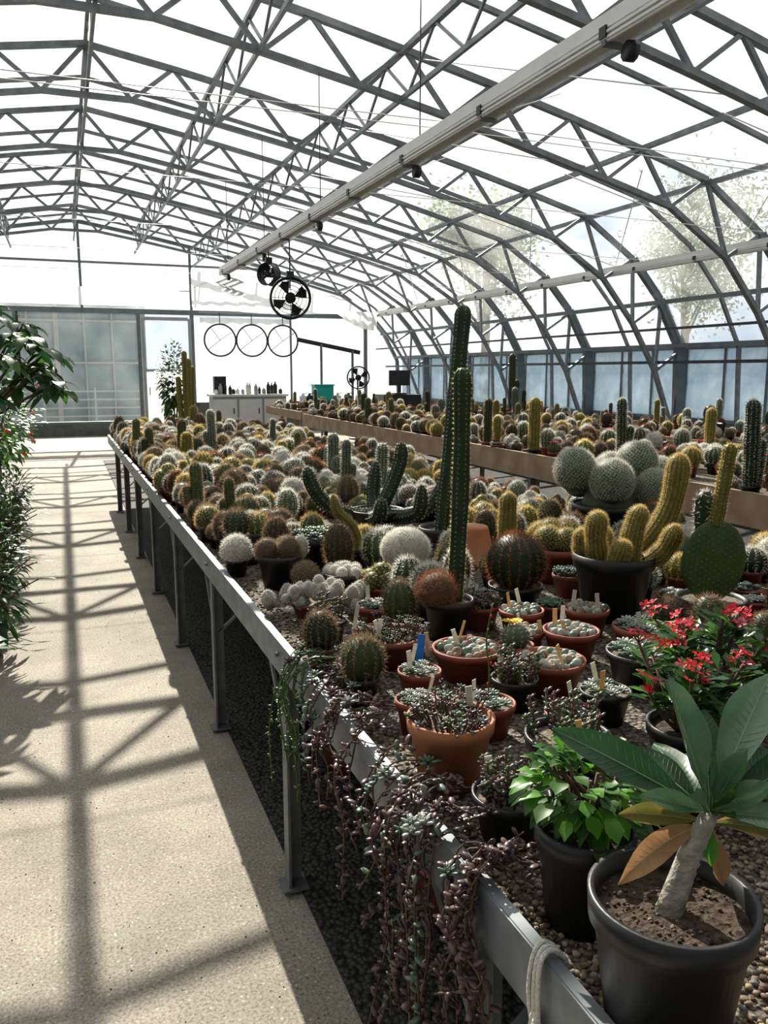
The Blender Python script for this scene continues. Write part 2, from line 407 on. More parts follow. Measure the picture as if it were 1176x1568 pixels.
L(dt.outputs['Value'], st.inputs['Value']); L(st.outputs[0], bg.inputs['Strength']); L(mx.outputs[0], bg.inputs['Color']); L(bg.outputs[0], wo.inputs[0])

# ------------------------------------------------------------------ shell: pitched roof with rounded eaves
XC = .45; YE = 22.0; YF = -4.0
def zt(d): return 5.17 - .15 * d - .0095 * d * d
KN = [(7.45, 3.22), (8.0, 2.62), (8.4, 1.9)]
def zarch(d):
    d = abs(d)
    if d <= 6.6: return zt(d)
    P = [(6.6, zt(6.6))] + KN + [(8.5, 0)]
    for (a, za), (b, zb) in zip(P, P[1:]):
        if d <= b: return za + (zb - za) * (d - a) / (b - a)
    return 0
OUT = [(d, zt(d)) for d in (0, .95, 1.9, 2.85, 3.8, 4.75, 5.7, 6.6)] + KN
INN = [(d, zt(d) - .46) for d in (.475, 1.425, 2.375, 3.325, 4.275, 5.225, 6.1)] + [(6.95, 2.92), (7.5, 2.3), (7.95, 1.6), (8.33, .7)]

b = MB(); b.box((0, 9, -.05), (17.4, 26.4, .1), 'conc'); b.obj('floor')
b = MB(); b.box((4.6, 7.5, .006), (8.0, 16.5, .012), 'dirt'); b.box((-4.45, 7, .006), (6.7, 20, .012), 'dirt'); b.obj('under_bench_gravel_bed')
b = MB(); b.box((0, 30, -.16), (160, 160, .1), 'out'); b.obj('outdoor_ground')

b = MB()
prof = [(-d, z) for d, z in OUT[::-1]] + OUT[1:]
for (d0, z0), (d1, z1) in zip(prof, prof[1:]):
    b.add([(XC + d0, YF, z0 + .06), (XC + d1, YF, z1 + .06), (XC + d1, YE, z1 + .06), (XC + d0, YE, z0 + .06)], [(0, 1, 2, 3)], 'glass')
b.obj('ceiling')

tr = MB()
for s in (-1, 1):
    o = [V((s * d, 0, z)) for d, z in OUT]; i_ = [V((s * d, 0, z)) for d, z in INN]
    for a, c in zip(o, o[1:]): tr.beam(a, c, .07, .06, 'steel')
    for a, c in zip(i_, i_[1:]): tr.beam(a, c, .07, .055, 'steel')
    for k in range(len(i_)):
        tr.beam(o[k], i_[k], .042, .042, 'steel', (0, 1, 0))
        if k + 1 < len(o): tr.beam(i_[k], o[k + 1], .042, .042, 'steel', (0, 1, 0))
    tr.beam((s * 8.4, 0, 1.95), (s * 8.48, 0, 0), .10, .17, 'post')
    tr.beam((s * 8.42, 0, 1.9), (s * 7.97, 0, 2.66), .09, .13, 'post')
    tr.beam((s * 7.97, 0, 2.66), (s * 7.45, 0, 3.22), .08, .10, 'post')
    tr.box((s * 8.48, 0, .04), (.28, .2, .08), 'post')
tr.beam((-.475, 0, zt(.475) - .46), (.475, 0, zt(.475) - .46), .07, .055, 'steel')
tr.beam((0, 0, zt(0)), (0, 0, zt(.475) - .46), .04, .04, 'steel', (0, 1, 0))
tm = tr.mesh('roof_truss')
for k in range(-1, 10):
    y = .8 + 2.4 * k
    if y < YE - .5: inst(tm, 'roof_truss', (XC, y, 0))
ra = MB()
for s in (-1, 1):
    o = [V((s * d, 0, z + .02)) for d, z in OUT]
    for a, c in zip(o, o[1:]): ra.beam(a, c, .045, .045, 'steel')
    ra.beam(o[-1], (s * 8.5, 0, 0), .05, .05, 'steel')
rm = ra.mesh('roof_rafter')
for k in range(-2, 10):
    y = 2.0 + 2.4 * k
    if YF < y < YE - .3: inst(rm, 'roof_rafter', (XC, y, 0))
for d in (0, 1.4, 2.8, 4.2, 5.6, 6.6):
    for s in ((1,) if d == 0 else (-1, 1)):
        pu = MB(); z = zarch(d) - .04; x = XC + s * d; zi = z - .42; q = .036 if d == 0 else .055
        pu.beam((x, YF, z), (x, YE, z), q, .05, 'steel')
        if d < 4:
            pu.beam((x, YF, zi), (x, YE, zi), .034, .045, 'steel')
            y = YF + .4; wq = .014 if d == 0 else .024
            while y < YE - .6:
                pu.beam((x, y, z), (x, y + .6, zi), wq, wq, 'steel', (1, 0, 0)); pu.beam((x, y + .6, zi), (x, y + 1.2, z), wq, wq, 'steel', (1, 0, 0))
                y += 1.2
        pu.obj('roof_purlin')
for s in (1, -1):
    b = MB()
    for z, d in ((2.6, 7.85), (1.98, 8.25)): b.beam((XC + s * d, YF + .2, z), (XC + s * d, YE - .2, z), .06, .06, 'post')
    b.beam((XC + s * 8.0, YF + .2, 1.73), (XC + s * 8.0, YE - .2, 1.73), .045, .045, 'dark'); b.beam((XC + s * 7.7, YF + .2, 2.2), (XC + s * 7.7, YE - .2, 2.2), .035, .035, 'dark')
    b.obj('heating_pipes')
for s, nm in ((1, 'wall_right'), (-1, 'wall_left')):
    b = MB(); x = XC + s * 8.56
    b.box((x, (YF + YE) / 2, .42), (.12, YE - YF, .84), 'conc2')
    b.box((x, (YF + YE) / 2, 1.4), (.02, YE - YF, 1.1), 'wglass')
    y = YF
    while y < YE: b.box((x, y, 1.4), (.04, .04, 1.12), 'post'); y += .8
    b.box((x, (YF + YE) / 2, .87), (.14, YE - YF, .05), 'post'); b.box((x, (YF + YE) / 2, 1.95), (.1, YE - YF, .05), 'post')
    b.obj(nm)
def rail(x, z, y0, y1, nm):
    b = MB()
    b.box((x, (y0 + y1) / 2, z), (.10, y1 - y0, .035), 'alu')
    for i in range(5): b.box((x - .045 + i * .0225, (y0 + y1) / 2, z + .03), (.009, y1 - y0, .03), 'alu')
    for i in range(3): b.box((x - .05 - .004 * (i % 2), (y0 + y1) / 2, z - .02 - i * .022), (.01, y1 - y0, .012), 'alu')
    b.box((x - .04, (y0 + y1) / 2, z - .045), (.012, y1 - y0, .07), 'alu'); b.box((x + .04, (y0 + y1) / 2, z - .045), (.012, y1 - y0, .07), 'alu')
    y = y0 + .6
    while y < y1:
        b.box((x, y, z - .085), (.11, .03, .02), 'leg'); b.box((x - .058, y, z - .04), (.012, .05, .05), 'dark')
        y += 1.2
    b.obj(nm)
rail(2.42, 3.14, -2, 13.3, 'screen_rail'); rail(7.6, 3.05, YF + .1, YE - .1, 'screen_rail'); rail(-2.9, 3.14, YF + .1, 13.3, 'screen_rail')
b = MB()
for x in (2.42, -2.9):
    for k in range(-1, 6):
        y = .8 + 2.4 * k
        b.tube([(x, y, 3.19), (x, y, zarch(x - XC) - .46)], .005, 'dark', 5)
        b.lathe([(0.001, -.02), (.045, -.02), (.045, .02), (.001, .02)], (x + .02, y + .1, 3.0), 'dark', 10, rot=Matrix.Rotation(1.57, 3, 'Y'))
for y in (5.2, 5.35, 7.4, 9.8, 12.0, 14.4):
    b.tube([(XC - 7.2, y, 3.2), (2.42, y, 3.2), (7.6, y, 3.12)], .0035, 'alu', 4)
for y in (3.2, 5.6, 8.0, 10.4, 12.8, 15.2, 17.6):
    b.tube([(7.6, y, 3.1), (5.4, y + .4, zarch(5.0) - .4)], .007, 'alu', 4)
    b.tube([(7.6, y, 3.1), (6.3, y - 2.2, zarch(5.9) - .1)], .007, 'alu', 4)
    b.tube([(2.42, y, 3.2), (4.3, y + 1.2, zarch(3.9) - .4)], .005, 'alu', 4)
    b.tube([(5.4, y, zarch(5) - .4), (3.4, y + 2.2, zarch(3) - .1)], .006, 'alu', 4)
b.obj('screen_support_wires')

# end wall
b = MB(); y = YE
def gpane(x0, x1, z0, k='eglass'):
    n = max(1, int((x1 - x0) / .4))
    for i in range(n):
        a = x0 + (x1 - x0) * i / n; c = x0 + (x1 - x0) * (i + 1) / n
        b.add([(a, y, z0), (c, y, z0), (c, y, zarch(c - XC)), (a, y, zarch(a - XC))], [(0, 1, 2, 3)], k)
gpane(XC - 7.5, XC + 7.5, 3.1)
for s in (-1, 1):
    o = [V((XC + s * d, y, z)) for d, z in OUT + [(8.5, 0)]]
    for a, c in zip(o, o[1:]): b.beam(a, c, .1, .08, 'post')
b.box((XC, y, 3.07), (15.2, .12, .12), 'post')
b.box((XC, y, 4.22), (9.6, .05, .05), 'steel'); b.box((XC, y, 3.6), (13.2, .025, .025), 'alu')
for x in (-6.6, -3.8, .55, 3.18, 5.75): b.box((x, y, (3.07 + zarch(x - XC)) / 2), (.06, .06, zarch(x - XC) - 3.07), 'post')
for x in (-6.6, -3.8, -.98, 1.86, 3.18, 5.75, 7.9): b.box((x, y, 1.53), (.09, .09, 3.06), 'post')
b.box((-3.3, y, .15), (10.3, .14, .3), 'conc2'); b.box((6.0, y, .4), (5.6, .14, .8), 'conc2')
b.box((-3.3, y, .33), (10.3, .16, .06), 'post')
for x0, x1, z0, k in ((-8, -.98, .3, 'cglass'), (-.98, 1.86, .36, 'cglass'), (3.2, 8.4, .8, 'eglass')):
    b.add([(x0, y, z0), (x1, y, z0), (x1, y, 3.0), (x0, y, 3.0)], [(0, 1, 2, 3)], k)
b.box((-.98 + .05, y - .03, 1.7), (.05, .05, 2.8), 'dark')
b.obj('wall_back')
b = MB()
for x in (1.95, 3.1): b.box((x, YE - .12, 1.46), (.07, .07, 2.9), 'grey')
b.box((2.525, YE - .12, 2.9), (1.08, .07, .08), 'grey'); b.box((2.525, YE - .12, 1.62), (1.08, .06, .06), 'grey')
b.box((2.525, YE - .12, .06), (1.08, .07, .12), 'grey'); b.box((2.525, YE - .12, .85), (1.08, .02, 1.46), 'poly'); b.box((2.525, YE - .12, 2.3), (1.08, .01, 1.2), 'cglass')
b.tube([(2.05, YE - .18, 1.0), (2.05, YE - .18, 1.2)], .012, 'dark')
b.obj('door_1')
b = MB(); b.box((XC, YF, .5), (17, .14, 1.0), 'conc2'); b.box((XC, YF, 1.9), (16.6, .03, 1.8), 'wglass'); b.box((XC, YF, 3.0), (15.6, .1, .12), 'post')
for i in range(9): b.box((XC - 8 + 2 * i, YF, 1.9), (.08, .08, 1.9), 'post')
b.obj('wall_front')

b = MB(); y = 27
b.box((-1.2, y + 1.5, 2.0), (7.4, 2.6, 4.0), 'bwin')
for i in range(10): b.box((-4.9 + .8 * i, y + .15, 2.0), (.05 if i % 3 else .14, .08, 4.0), 'white')
for z in (.05, 1.85, 3.1, 3.5, 3.95): b.box((-1.2, y + .14, z), (7.4, .1, .07), 'white')
for z in (.25, .5, .75, 1.0): b.box((-1.2, y - .2, z), (7.4, .04, .05), 'white')
for i in range(6): b.box((-4.9 + 1.45 * i, y - .2, .55), (.06, .06, 1.1), 'white')
b.obj('neighbouring_glasshouse')

for ti in range(2):
    b = MB(); b.tube([(0, 0, 0), (.1, 0, 2.5), (0, .2, 5)], [.2, .14, .06], 'bark', 8)
    for _ in range(13):
        e = V((R.uniform(-1.5, 1.5), R.uniform(-1.5, 1.5), R.uniform(3.6, 6.8)))
        b.tube([(0, 0, R.uniform(2, 4)), e * .5 + V((0, 0, 1.5)), e], [.05, .035, .012], 'bark', 5)
        for _ in range(420):
            p = e + V((R.gauss(0, .55), R.gauss(0, .55), R.gauss(0, .5)))
            d = V((R.uniform(-1, 1), R.uniform(-1, 1), R.uniform(-1, 1))).normalized() * .09; q = d.orthogonal().normalized() * .055
            b.add([p - d, p + q, p + d, p - q], [(0, 1, 2, 3)], 'tree')
    me = b.mesh('tree')
    for (x, yy, s_) in (((24, 28, 1.25),) if ti else ((20, 38, 1.45), (29, 24, 1.2))):
        inst(me, 'tree', (x, yy, -.1), None, R.uniform(0, 6), s_)

# ------------------------------------------------------------------ benches
def edge(y): return .568 - .0075 * y
b = MB(); y0, y1 = -.4, 10.95; XB = 2.75
def quadbox(xa0, xa1, xb0, xb1, ya, yb, z0, z1, k):
    vs = [(xa0, ya, z0), (xb0, ya, z0), (xb1, yb, z0), (xa1, yb, z0), (xa0, ya, z1), (xb0, ya, z1), (xb1, yb, z1), (xa1, yb, z1)]
    b.add(vs, [(3, 2, 1, 0), (4, 5, 6, 7), (0, 1, 5, 4), (1, 2, 6, 5), (2, 3, 7, 6), (3, 0, 4, 7)], k)
quadbox(edge(y0) + .01, edge(y1) + .01, XB, XB, y0, y1, .72, .775, 'grav')
quadbox(edge(y0), edge(y1), edge(y0) + .006, edge(y1) + .006, y0, y1, .71, .81, 'rim')
quadbox(edge(y0) + .003, edge(y1) + .003, edge(y0) + .022, edge(y1) + .022, y0, y1, .804, .812, 'rim')
quadbox(XB, XB, XB + .006, XB + .006, y0, y1, .71, .81, 'rim')
b.box((1.62, y1, .76), (2.26, .006, .1), 'rim')
yy = -.2
while yy < 11:
    x = edge(yy) + .01
    for xx, s in ((x, 1), (XB - .01, -1)):
        b.box((xx + .004 * s, yy, .38), (.008, .055, .73), 'leg'); b.box((xx + .028 * s, yy + .025, .38), (.05, .008, .73), 'leg'); b.box((xx + .02 * s, yy, .017), (.08, .08, .008), 'leg')
    b.box(((x + XB) / 2, yy + .02, .69), (XB - x, .04, .05), 'leg')
    b.beam((x + .01, yy, .48), (x + .01, yy + .22, .71), .025, .008, 'leg', (1, 0, 0)); b.beam((x + .03, yy + .02, .45), (x + .3, yy + .02, .69), .03, .008, 'leg')
    b.lathe([(.001, -.014), (.009, -.014), (.009, -.006), (.001, -.006)], (edge(yy) + .004, yy + .01, .77), 'leg', 6, False, Matrix.Rotation(1.57, 3, 'Y'))
    yy += 1.25
b.obj('greenhouse_bench')
def bench2(x0, x1, ya, yb, z, nm, front='wood', fh=.15):
    b = MB(); b.box(((x0 + x1) / 2, (ya + yb) / 2, z - .03), (x1 - x0, yb - ya, .05), 'grav')
    for x in (x0, x1): b.box((x, (ya + yb) / 2, z + .055 - fh / 2), (.03, yb - ya, fh), front)
    for y in (ya, yb): b.box(((x0 + x1) / 2, y, z + .055 - fh / 2), (x1 - x0, .03, fh), front)
    y = ya + .1
    while y < yb:
        for x in (x0 + .05, x1 - .05): b.box((x, y, (z - .045) / 2 + .006), (.05, .05, z - .06), 'leg')
        y += 1.5
    b.obj(nm)
bench2(3.65, 5.65, 1.5, 13.2, .86, 'plant_bench', 'wood', .2); bench2(6.5, 8.2, .5, 15.5, .80, 'plant_bench'); bench2(-3.0, -.78, 4.1, 12, .66, 'plant_bench', 'rim')
bench2(3.9, 6.2, 14.2, 16.9, .84, 'plant_bench')

# ------------------------------------------------------------------ small cactus variants
variants = []; tall = []; succ = []
def var(fn, lst, pk=None, pr=.05, ph=.075):
    b = MB(); pk = pk or R.choice(['black', 'terra', 'black'])
    pot(b, pr, ph, pk, 'soilg', n=14); fn(b, ph * .86); lst.append(b.mesh('potted_cactus'))
for g, sk, ribs in (('g1', 'sbr', 13), ('g3', 'sbr', 15), ('rbr', 'sbr', 16), ('g1', 'sgo', 12), ('g2', 'swh', 14), ('g3', 'sre', 14), ('g3', 'swh', 12), ('rbr', 'swh', 11), ('gyel', 'sgo', 13), ('rbr', 'sbr', 10), ('g1', 'swh', 13)):
    for rr, hh in ((.062, .12), (.055, .15)):
        var(lambda b, z: globe(b, (0, 0, z), rr, hh, ribs, .18, g, (sk, 6, .022, .0018, .012, .85), rows=9), variants)
for g, sk in (('wool', 'swh'), ('rbr', 'sbr'), ('g2', 'swh'), ('g1', 'sgo'), ('rbr', 'swh'), ('g3', 'swh')):
    var(lambda b, z: fuzzy(b, (0, 0, z + .045), .062, g, sk, 190, 6, .28, .0016, 1.1), variants)
    def clus(b, z, g=g, sk=sk):
        for i in range(5):
            a = i * 1.26; fuzzy(b, (.045 * math.cos(a), .045 * math.sin(a), z + .025), .036, g, sk, 70, 5, .33, .0016, 1.25)
        fuzzy(b, (0, 0, z + .05), .04, g, sk, 70, 5, .33, .0016, 1.2)
    var(clus, variants, pr=.07)
for g, sk, h, r_ in (('g1', 'sbr', .25, .03), ('gyel', 'sgo', .22, .035), ('g2', 'swh', .3, .03), ('g3', 'sbr', .34, .03), ('g2', 'swh', .2, .045), ('gyel', 'sgo', .38, .04), ('g3', 'swh', .42, .035)):
    def colf(b, z):
        stem(b, (0, 0, z - .01), (R.uniform(-.02, .02), 0, z + h), r_, 11, g, (sk, 5, .016, .0018, .013, .9), 6)
        if R.random() < .6: stem(b, (.03, .01, z - .01), (.05, .02, z + h * .55), r_ * .8, 10, g, (sk, 5, .016, .0018, .013, .9), 5)
    var(colf, tall)
for k in ('rose', 'silv', 'purp', 'rose', 'silv'):
    def rs(b, z):
        for i in range(6):
            a = i * 1.05; q = .038 if i else 0
            rosette(b, (q * math.cos(a), q * math.sin(a), z + .012), .034, 22, k)
    var(rs, succ, 'terra', .06, .07)
    def rs2(b, z):
        for i in range(34):
            a = R.uniform(0, 6.28); q = R.uniform(0, .055); b.blob((q * math.cos(a), q * math.sin(a), z + R.uniform(.005, .035)), .013, .013, .012, k, 7, 5)
    var(rs2, succ, 'terra', .065, .06)
def lithops(b, z):
    for i in range(16):
        a = R.uniform(0, 6.28); q = R.uniform(0, .05); b.blob((q * math.cos(a), q * math.sin(a), z + .008), .011, .008, .014, 'silv', 6, 4)
var(lithops, succ, 'terra', .06, .06)
def redf(b, z):
    globe(b, (0, 0, z), .05, .09, 12, .2, 'g1', ('sbr', 4, .018, .002, .014, .8), 7)
    for i in range(4): flower(b, (R.uniform(-.03, .03), R.uniform(-.03, .03), z + .085), .025, 'red', 8)
flw = []; var(redf, flw, 'terra')

placed = []
def free(x, y, r):
    return all((x - a) ** 2 + (y - c) ** 2 > (r + q) ** 2 for a, c, q in placed)
ZB = .775
def reg(x, y, r): placed.append((x, y, r))

# frangipani style plant in big black pot (nearest)
Rr = V((.93, -.36, 0)); U = V((0, 0, 1)); F = V((.36, .93, 0))
b = MB(); pot(b, .106, .20, 'black', 'soil', n=48)
cr = V((.066, .014, .292)); b.tube([(-.010, -.002, .165), (.004, .0, .20), (.026, .006, .24), (.048, .010, .27), cr], [.018, .0165, .0145, .013, .011], 'pst', 12)
for i in range(10):
    f = i / 10; b.lathe([(.016 - .005 * f, -.0018), (.0178 - .005 * f, 0), (.016 - .005 * f, .0018)], (-.004 + .062 * f, .012 * f, .182 + .105 * f), 'pst', 10)
for i in range(170):
    a = R.uniform(0, 6.28); q = R.uniform(.01, .092); s_ = R.uniform(.0015, .0042); b.blob((q * math.cos(a), q * math.sin(a), .1775), s_, s_ * .8, s_ * .7, R.choice(['soil', 'crumb', 'crumb', 'soilg']), 5, 3)
def hl(r, u, f, L_, W_, k='lfh', droop=.12, rib=True, base=cr, tw=0.0, nrm=None):
    d = Rr * r + U * u + F * f; leaf(b, base, d, nrm or (U * .7 - F * .7 + Rr * (.1 + tw)), L_, W_, k, droop, .35, 11, rib, .62)
hl(-.32, 1, .1, .20, .074, 'lfh', .05, tw=.6); hl(-.93, .48, .30, .235, .056, 'lfd', .06); hl(.5, 1.0, .35, .235, .062, tw=-.6); hl(.95, .62, .1, .19, .05, 'lfd', tw=-.5)
hl(-.62, .45, .75, .15, .045, 'lfd'); hl(.15, .9, .7, .16, .045, 'lfd'); hl(-.42, .55, -.45, .10, .03, 'lfh'); hl(.45, .6, -.35, .11, .032, 'lfh', tw=-.4)
hl(-.75, .35, -.2, .115, .03, 'lfh', .05); hl(.75, .3, .6, .19, .05, 'lfd'); hl(.75, .25, -.45, .14, .036, 'lfh', tw=-.3); hl(.05, .75, -.5, .09, .026, 'lf1')
hl(.1, .5, -.85, .07, .02, 'lf1'); hl(-.15, .25, .95, .17, .05, 'lfd'); hl(.35, 1, -.1, .12, .03, 'lfh', tw=-.8); hl(-.1, 1, -.15, .11, .028, 'lfh', tw=.7)
cl_ = cr - U * .014
hl(-.95, .22, .05, .125, .032, 'lfy', .15, True, cl_); hl(-.9, -.05, -.25, .14, .038, 'lfb', .42, True, cl_); hl(.25, -1, -.1, .09, .028, 'lfb', .0, True, cl_)
hl(.95, .12, -.2, .14, .034, 'lfy', .2, True, cl_); hl(.9, -.1, .3, .11, .032, 'lfb', .25, True, cl_); hl(-.1, -.8, -.5, .05, .02, 'lf2', .1, True, cl_)
o = b.obj('potted_frangipani', (.664, .735, ZB)); o.scale = (.95, .95, .95); reg(.664, .735, .11)

b = MB(); pot(b, .075, .16, 'black', 'soil', n=28)
bush(b, (0, 0, .222), (.09, .09, .058), 220, .040, .026, ['lf2', 'lf1', 'lf1'], (0, 0, .14), .35, 14)
b.obj('potted_green_herb', (.69, .955, ZB)); reg(.69, .955, .085)

for (x, y, s_) in ((1.14, 1.25, .95), (1.30, 1.38, 1.05), (1.42, 1.12, 1.0), (1.17, .95, .8)):
    b = MB(); pot(b, .085, .13, 'black', 'soil', n=24)
    for i in range(13):
        a = R.uniform(0, 6.28); e = V((math.cos(a) * R.uniform(.03, .13), math.sin(a) * R.uniform(.03, .13), R.uniform(.18, .30)))
        base = V((math.cos(a) * .02, math.sin(a) * .02, .11)); mid_ = base.lerp(e, .5) + V((0, 0, -.01)); b.tube([base, mid_, e], [.005, .0045, .0035], 'stm', 6)
        for j in range(26): p = base.lerp(e, R.random()); b.spine(p, V((R.uniform(-1, 1), R.uniform(-1, 1), R.uniform(-.3, .5))).normalized() * .014, .0016, 'sbr')
        for j in range(18):
            aa = R.uniform(0, 6.28); leaf(b, base.lerp(e, R.uniform(.45, 1)), (math.cos(aa), math.sin(aa), R.uniform(.1, .9)), U, R.uniform(.04, .07), .022, R.choice(['lf1', 'lf1', 'lf2', 'lfd']), .1, .15, 5, False, .7)
        if i % 2 == 0:
            for j in range(7):
                q = e + V((R.uniform(-.022, .022), R.uniform(-.022, .022), R.uniform(.01, .035))); b.tube([e, q], .0012, 'lf1', 4)
                flower(b, q, .014, R.choice(['red', 'red', 'red', 'pink']), 4, (R.uniform(-.7, .3), R.uniform(-.9, .2), .8))
    o = b.obj('crown_of_thorns_plant', (x, y, ZB), rz=R.uniform(0, 6)); o.scale = (s_,) * 3; reg(x, y, .1)

b = MB(); pot(b, .078, .13, 'black', 'soilg', n=28)
stem(b, (.025, .01, .10), (.035, .0, .835), .027, 8, 'gcol', ('sgo', 5, .009, .0009, .015, .9), 40, (.008, 0, 0), .28, 4)
fuzzy(b, (-.045, -.012, .16), .056, 'rbr', 'sre', 300, 6, .5, .0011)
b.obj('tall_cereus_cactus', (1.08, 2.25, ZB)); reg(1.08, 2.25, .09)
b = MB(); pot(b, .10, .16, 'black', 'soilg', n=28)
stem(b, (0, 0, .13), (.10, .02, 1.10), .036, 7, 'gcol', ('swh', 5, .010, .0012, .017, .9), 44, (.004, 0, .0), .34, 4)
b.obj('tall_cereus_cactus', (1.50, 3.2, ZB)); reg(1.50, 3.2, .12)

b = MB(); pot(b, .135, .22, 'black', 'soilg', n=36)
G = lambda n=8: ('sgo', n, .012, .0008, .0068, .9)
for (bs, tp, r_, bd) in (((-.06, -.03, .2), (-.07, -.04, .37), .034, (-.01, 0, 0)), ((-.10, .03, .2), (-.105, .03, .30), .030, (0, 0, 0)), ((.04, -.05, .2), (.075, -.03, .385), .034, (-.012, 0, 0)),
                         ((-.02, -.09, .2), (.0, -.11, .285), .032, (0, 0, 0)), ((.07, .03, .2), (.22, .05, .55), .037, (.04, 0, -.03)), ((-.03, .06, .2), (-.02, .07, .30), .034, (0, 0, 0)), ((.1, -.04, .2), (.18, -.07, .33), .032, (.01, 0, -.02))):
    stem(b, bs, tp, r_, 17, 'gyel', G(), 12, bd, .12)
b.obj('golden_clustering_cactus', (1.70, 2.26, ZB), rz=-.35); reg(1.7, 2.26, .15)
b = MB(); pot(b, .11, .10, 'black', 'soilg', n=28)
def pad(b, c, rx, rz, th, ang, n=26, k='gpear'):
    rot = Matrix.Rotation(ang, 3, 'Y'); b.blob(c, rx, th, rz, k, n, 14, rot)
    c = V(c)
    for i in range(15):
        for j in range(15):
            x = -1 + i / 7; z = -1 + j / 7 + (.07 if i % 2 else 0)
            if x * x + z * z < .93:
                t = th * math.sqrt(1 - x * x - z * z)
                for s in (-1, 1):
                    p = c + rot @ V((x * rx, s * t, z * rz))
                    for _ in range(4): b.spine(p, V((R.uniform(-1, 1), s * 1.2, R.uniform(-1, 1))).normalized() * .006, .0010, 'sgo')
pad(b, (0, 0, .22), .105, .135, .017, .05)
stem(b, (.0, .0, .34), (.03, .0, .60), .022, 10, 'gyel', ('sgo', 5, .01, .0011, .012, .9), 12)
b.obj('prickly_pear_cactus', (1.93, 2.05, ZB), rz=-.36); reg(1.93, 2.05, .12)
b = MB(); pot(b, .17, .2, 'black', 'soilg', n=28)
for (x, y, z, r_) in ((-.17, 0, .36, .10), (-.03, -.12, .32, .10), (.13, 0, .39, .10), (.17, -.13, .29, .085), (.04, .1, .34, .09), (.27, .06, .32, .09), (-.1, .14, .3, .09)):
    fuzzy(b, (x, y, z), r_, 'g2', 'swh', 600, 8, .17, .0011, 1.05, -.7)
b.blob((.03, 0, .2), .16, .14, .12, 'g2', 12, 6)
b.obj('woolly_ball_cactus', (2.42, 3.28, ZB), rz=-.3); reg(2.42, 3.28, .22)
b = MB(); pot(b, .085, .10, 'black', 'soilg', n=24); fuzzy(b, (0, 0, .165), .092, 'wool', 'swh', 1000, 7, .1, .0011, .86, -.7)
b.obj('white_ball_cactus', (1.17, 2.82, ZB)); reg(1.17, 2.82, .1)
b = MB(); pot(b, .095, .09, 'black', 'soilg', n=24); globe(b, (0, 0, .085), .103, .2, 19, .13, 'g3', ('sre', 7, .024, .0012, .013, .85), 14)
b.obj('red_spined_barrel_cactus', (1.44, 2.46, ZB)); reg(1.44, 2.46, .11)
b = MB(); pot(b, .06, .1, 'black', 'soilg'); stem(b, (0, 0, .08), (.005, 0, .35), .035, 14, 'gyel', G(6), 12, (0, 0, 0), .12)
b.obj('golden_torch_cactus', (1.62, 2.85, ZB)); reg(1.62, 2.85, .07)
b = MB(); pot(b, .12, .14, 'terra', 'soilg')
for x, y, z, r_ in ((-.05, 0, .17, .055), (.05, .02, .18, .055), (0, -.05, .17, .05), (.0, .06, .19, .05)): fuzzy(b, (x, y, z), r_, 'g1', 'sgo', 220, 6, .3, .0014)
b.obj('clustering_fuzzy_cactus', (1.80, 2.75, ZB)); reg(1.8, 2.75, .12)
b = MB(); b.lathe([(.001, 0), (.07, 0), (.075, .01), (.1, .13), (.112, .13), (.115, .17), (.10, .17), (.094, .13), (.068, .015), (.001, .015)], (0, 0, 0), 'orange', 28, rot=Matrix.Rotation(math.radians(180), 3, 'X'))
b.obj('upturned_clay_pot', (1.60, 3.12, ZB + .17)); reg(1.60, 3.12, .09)

b = MB(); pot(b, .14, .13, 'black', 'soilg', n=24)
arms = [[(-.02, 0, .1), (-.14, -.02, .11), (-.26, -.04, .17), (-.33, -.05, .26), (-.36, -.05, .36)], [(.0, 0, .1), (.04, .0, .17), (.09, .02, .27), (.13, .03, .38), (.13, .03, .47)],
        [(.02, 0, .1), (.14, -.03, .10), (.26, -.03, .14), (.34, -.02, .24), (.38, 0, .34)], [(-.0, -.02, .1), (-.04, -.12, .10), (-.02, -.2, .13), (-.01, -.22, .22)], [(.04, -.04, .1), (.12, -.14, .11), (.18, -.2, .15), (.19, -.21, .28)], [(0, .05, .1), (0, .12, .2), (.02, .14, .36)]]
def smooth(P, m=4):
    P = [V(p) for p in P]; out = []
    for i in range(len(P) - 1):
        p0 = P[max(i - 1, 0)]; p1 = P[i]; p2 = P[i + 1]; p3 = P[min(i + 2, len(P) - 1)]
        for j in range(m):
            t = j / m; out.append(.5 * (2 * p1 + (p2 - p0) * t + (2 * p0 - 5 * p1 + 4 * p2 - p3) * t * t + (3 * p1 - p0 - 3 * p2 + p3) * t ** 3))
    out.append(P[-1]); return out
for A in arms:
    P = smooth(A); n = len(P); ribbed(b, P, [.036] * (n - 3) + [.032, .024, .006], 8, .25, 'g3', ('swh', 4, .012, .0016, .018, .9), 3)
b.obj('octopus_cactus', (1.46, 3.9, ZB), rz=-.2); reg(1.46, 3.85, .40)
b = MB(); pot(b, .07, .12, 'black', 'soilg')
P = smooth([(0, 0, .1), (-.0, 0, .16), (-.03, 0, .22), (-.08, 0, .27), (-.10, 0, .34)]); n = len(P); ribbed(b, P, [.020] * (n - 3) + [.016, .012, .003], 8, .2, 'gyel', G(5), 2)
b.obj('curved_horn_cactus', (1.08, 3.12, ZB)); reg(1.08, 3.12, .07)

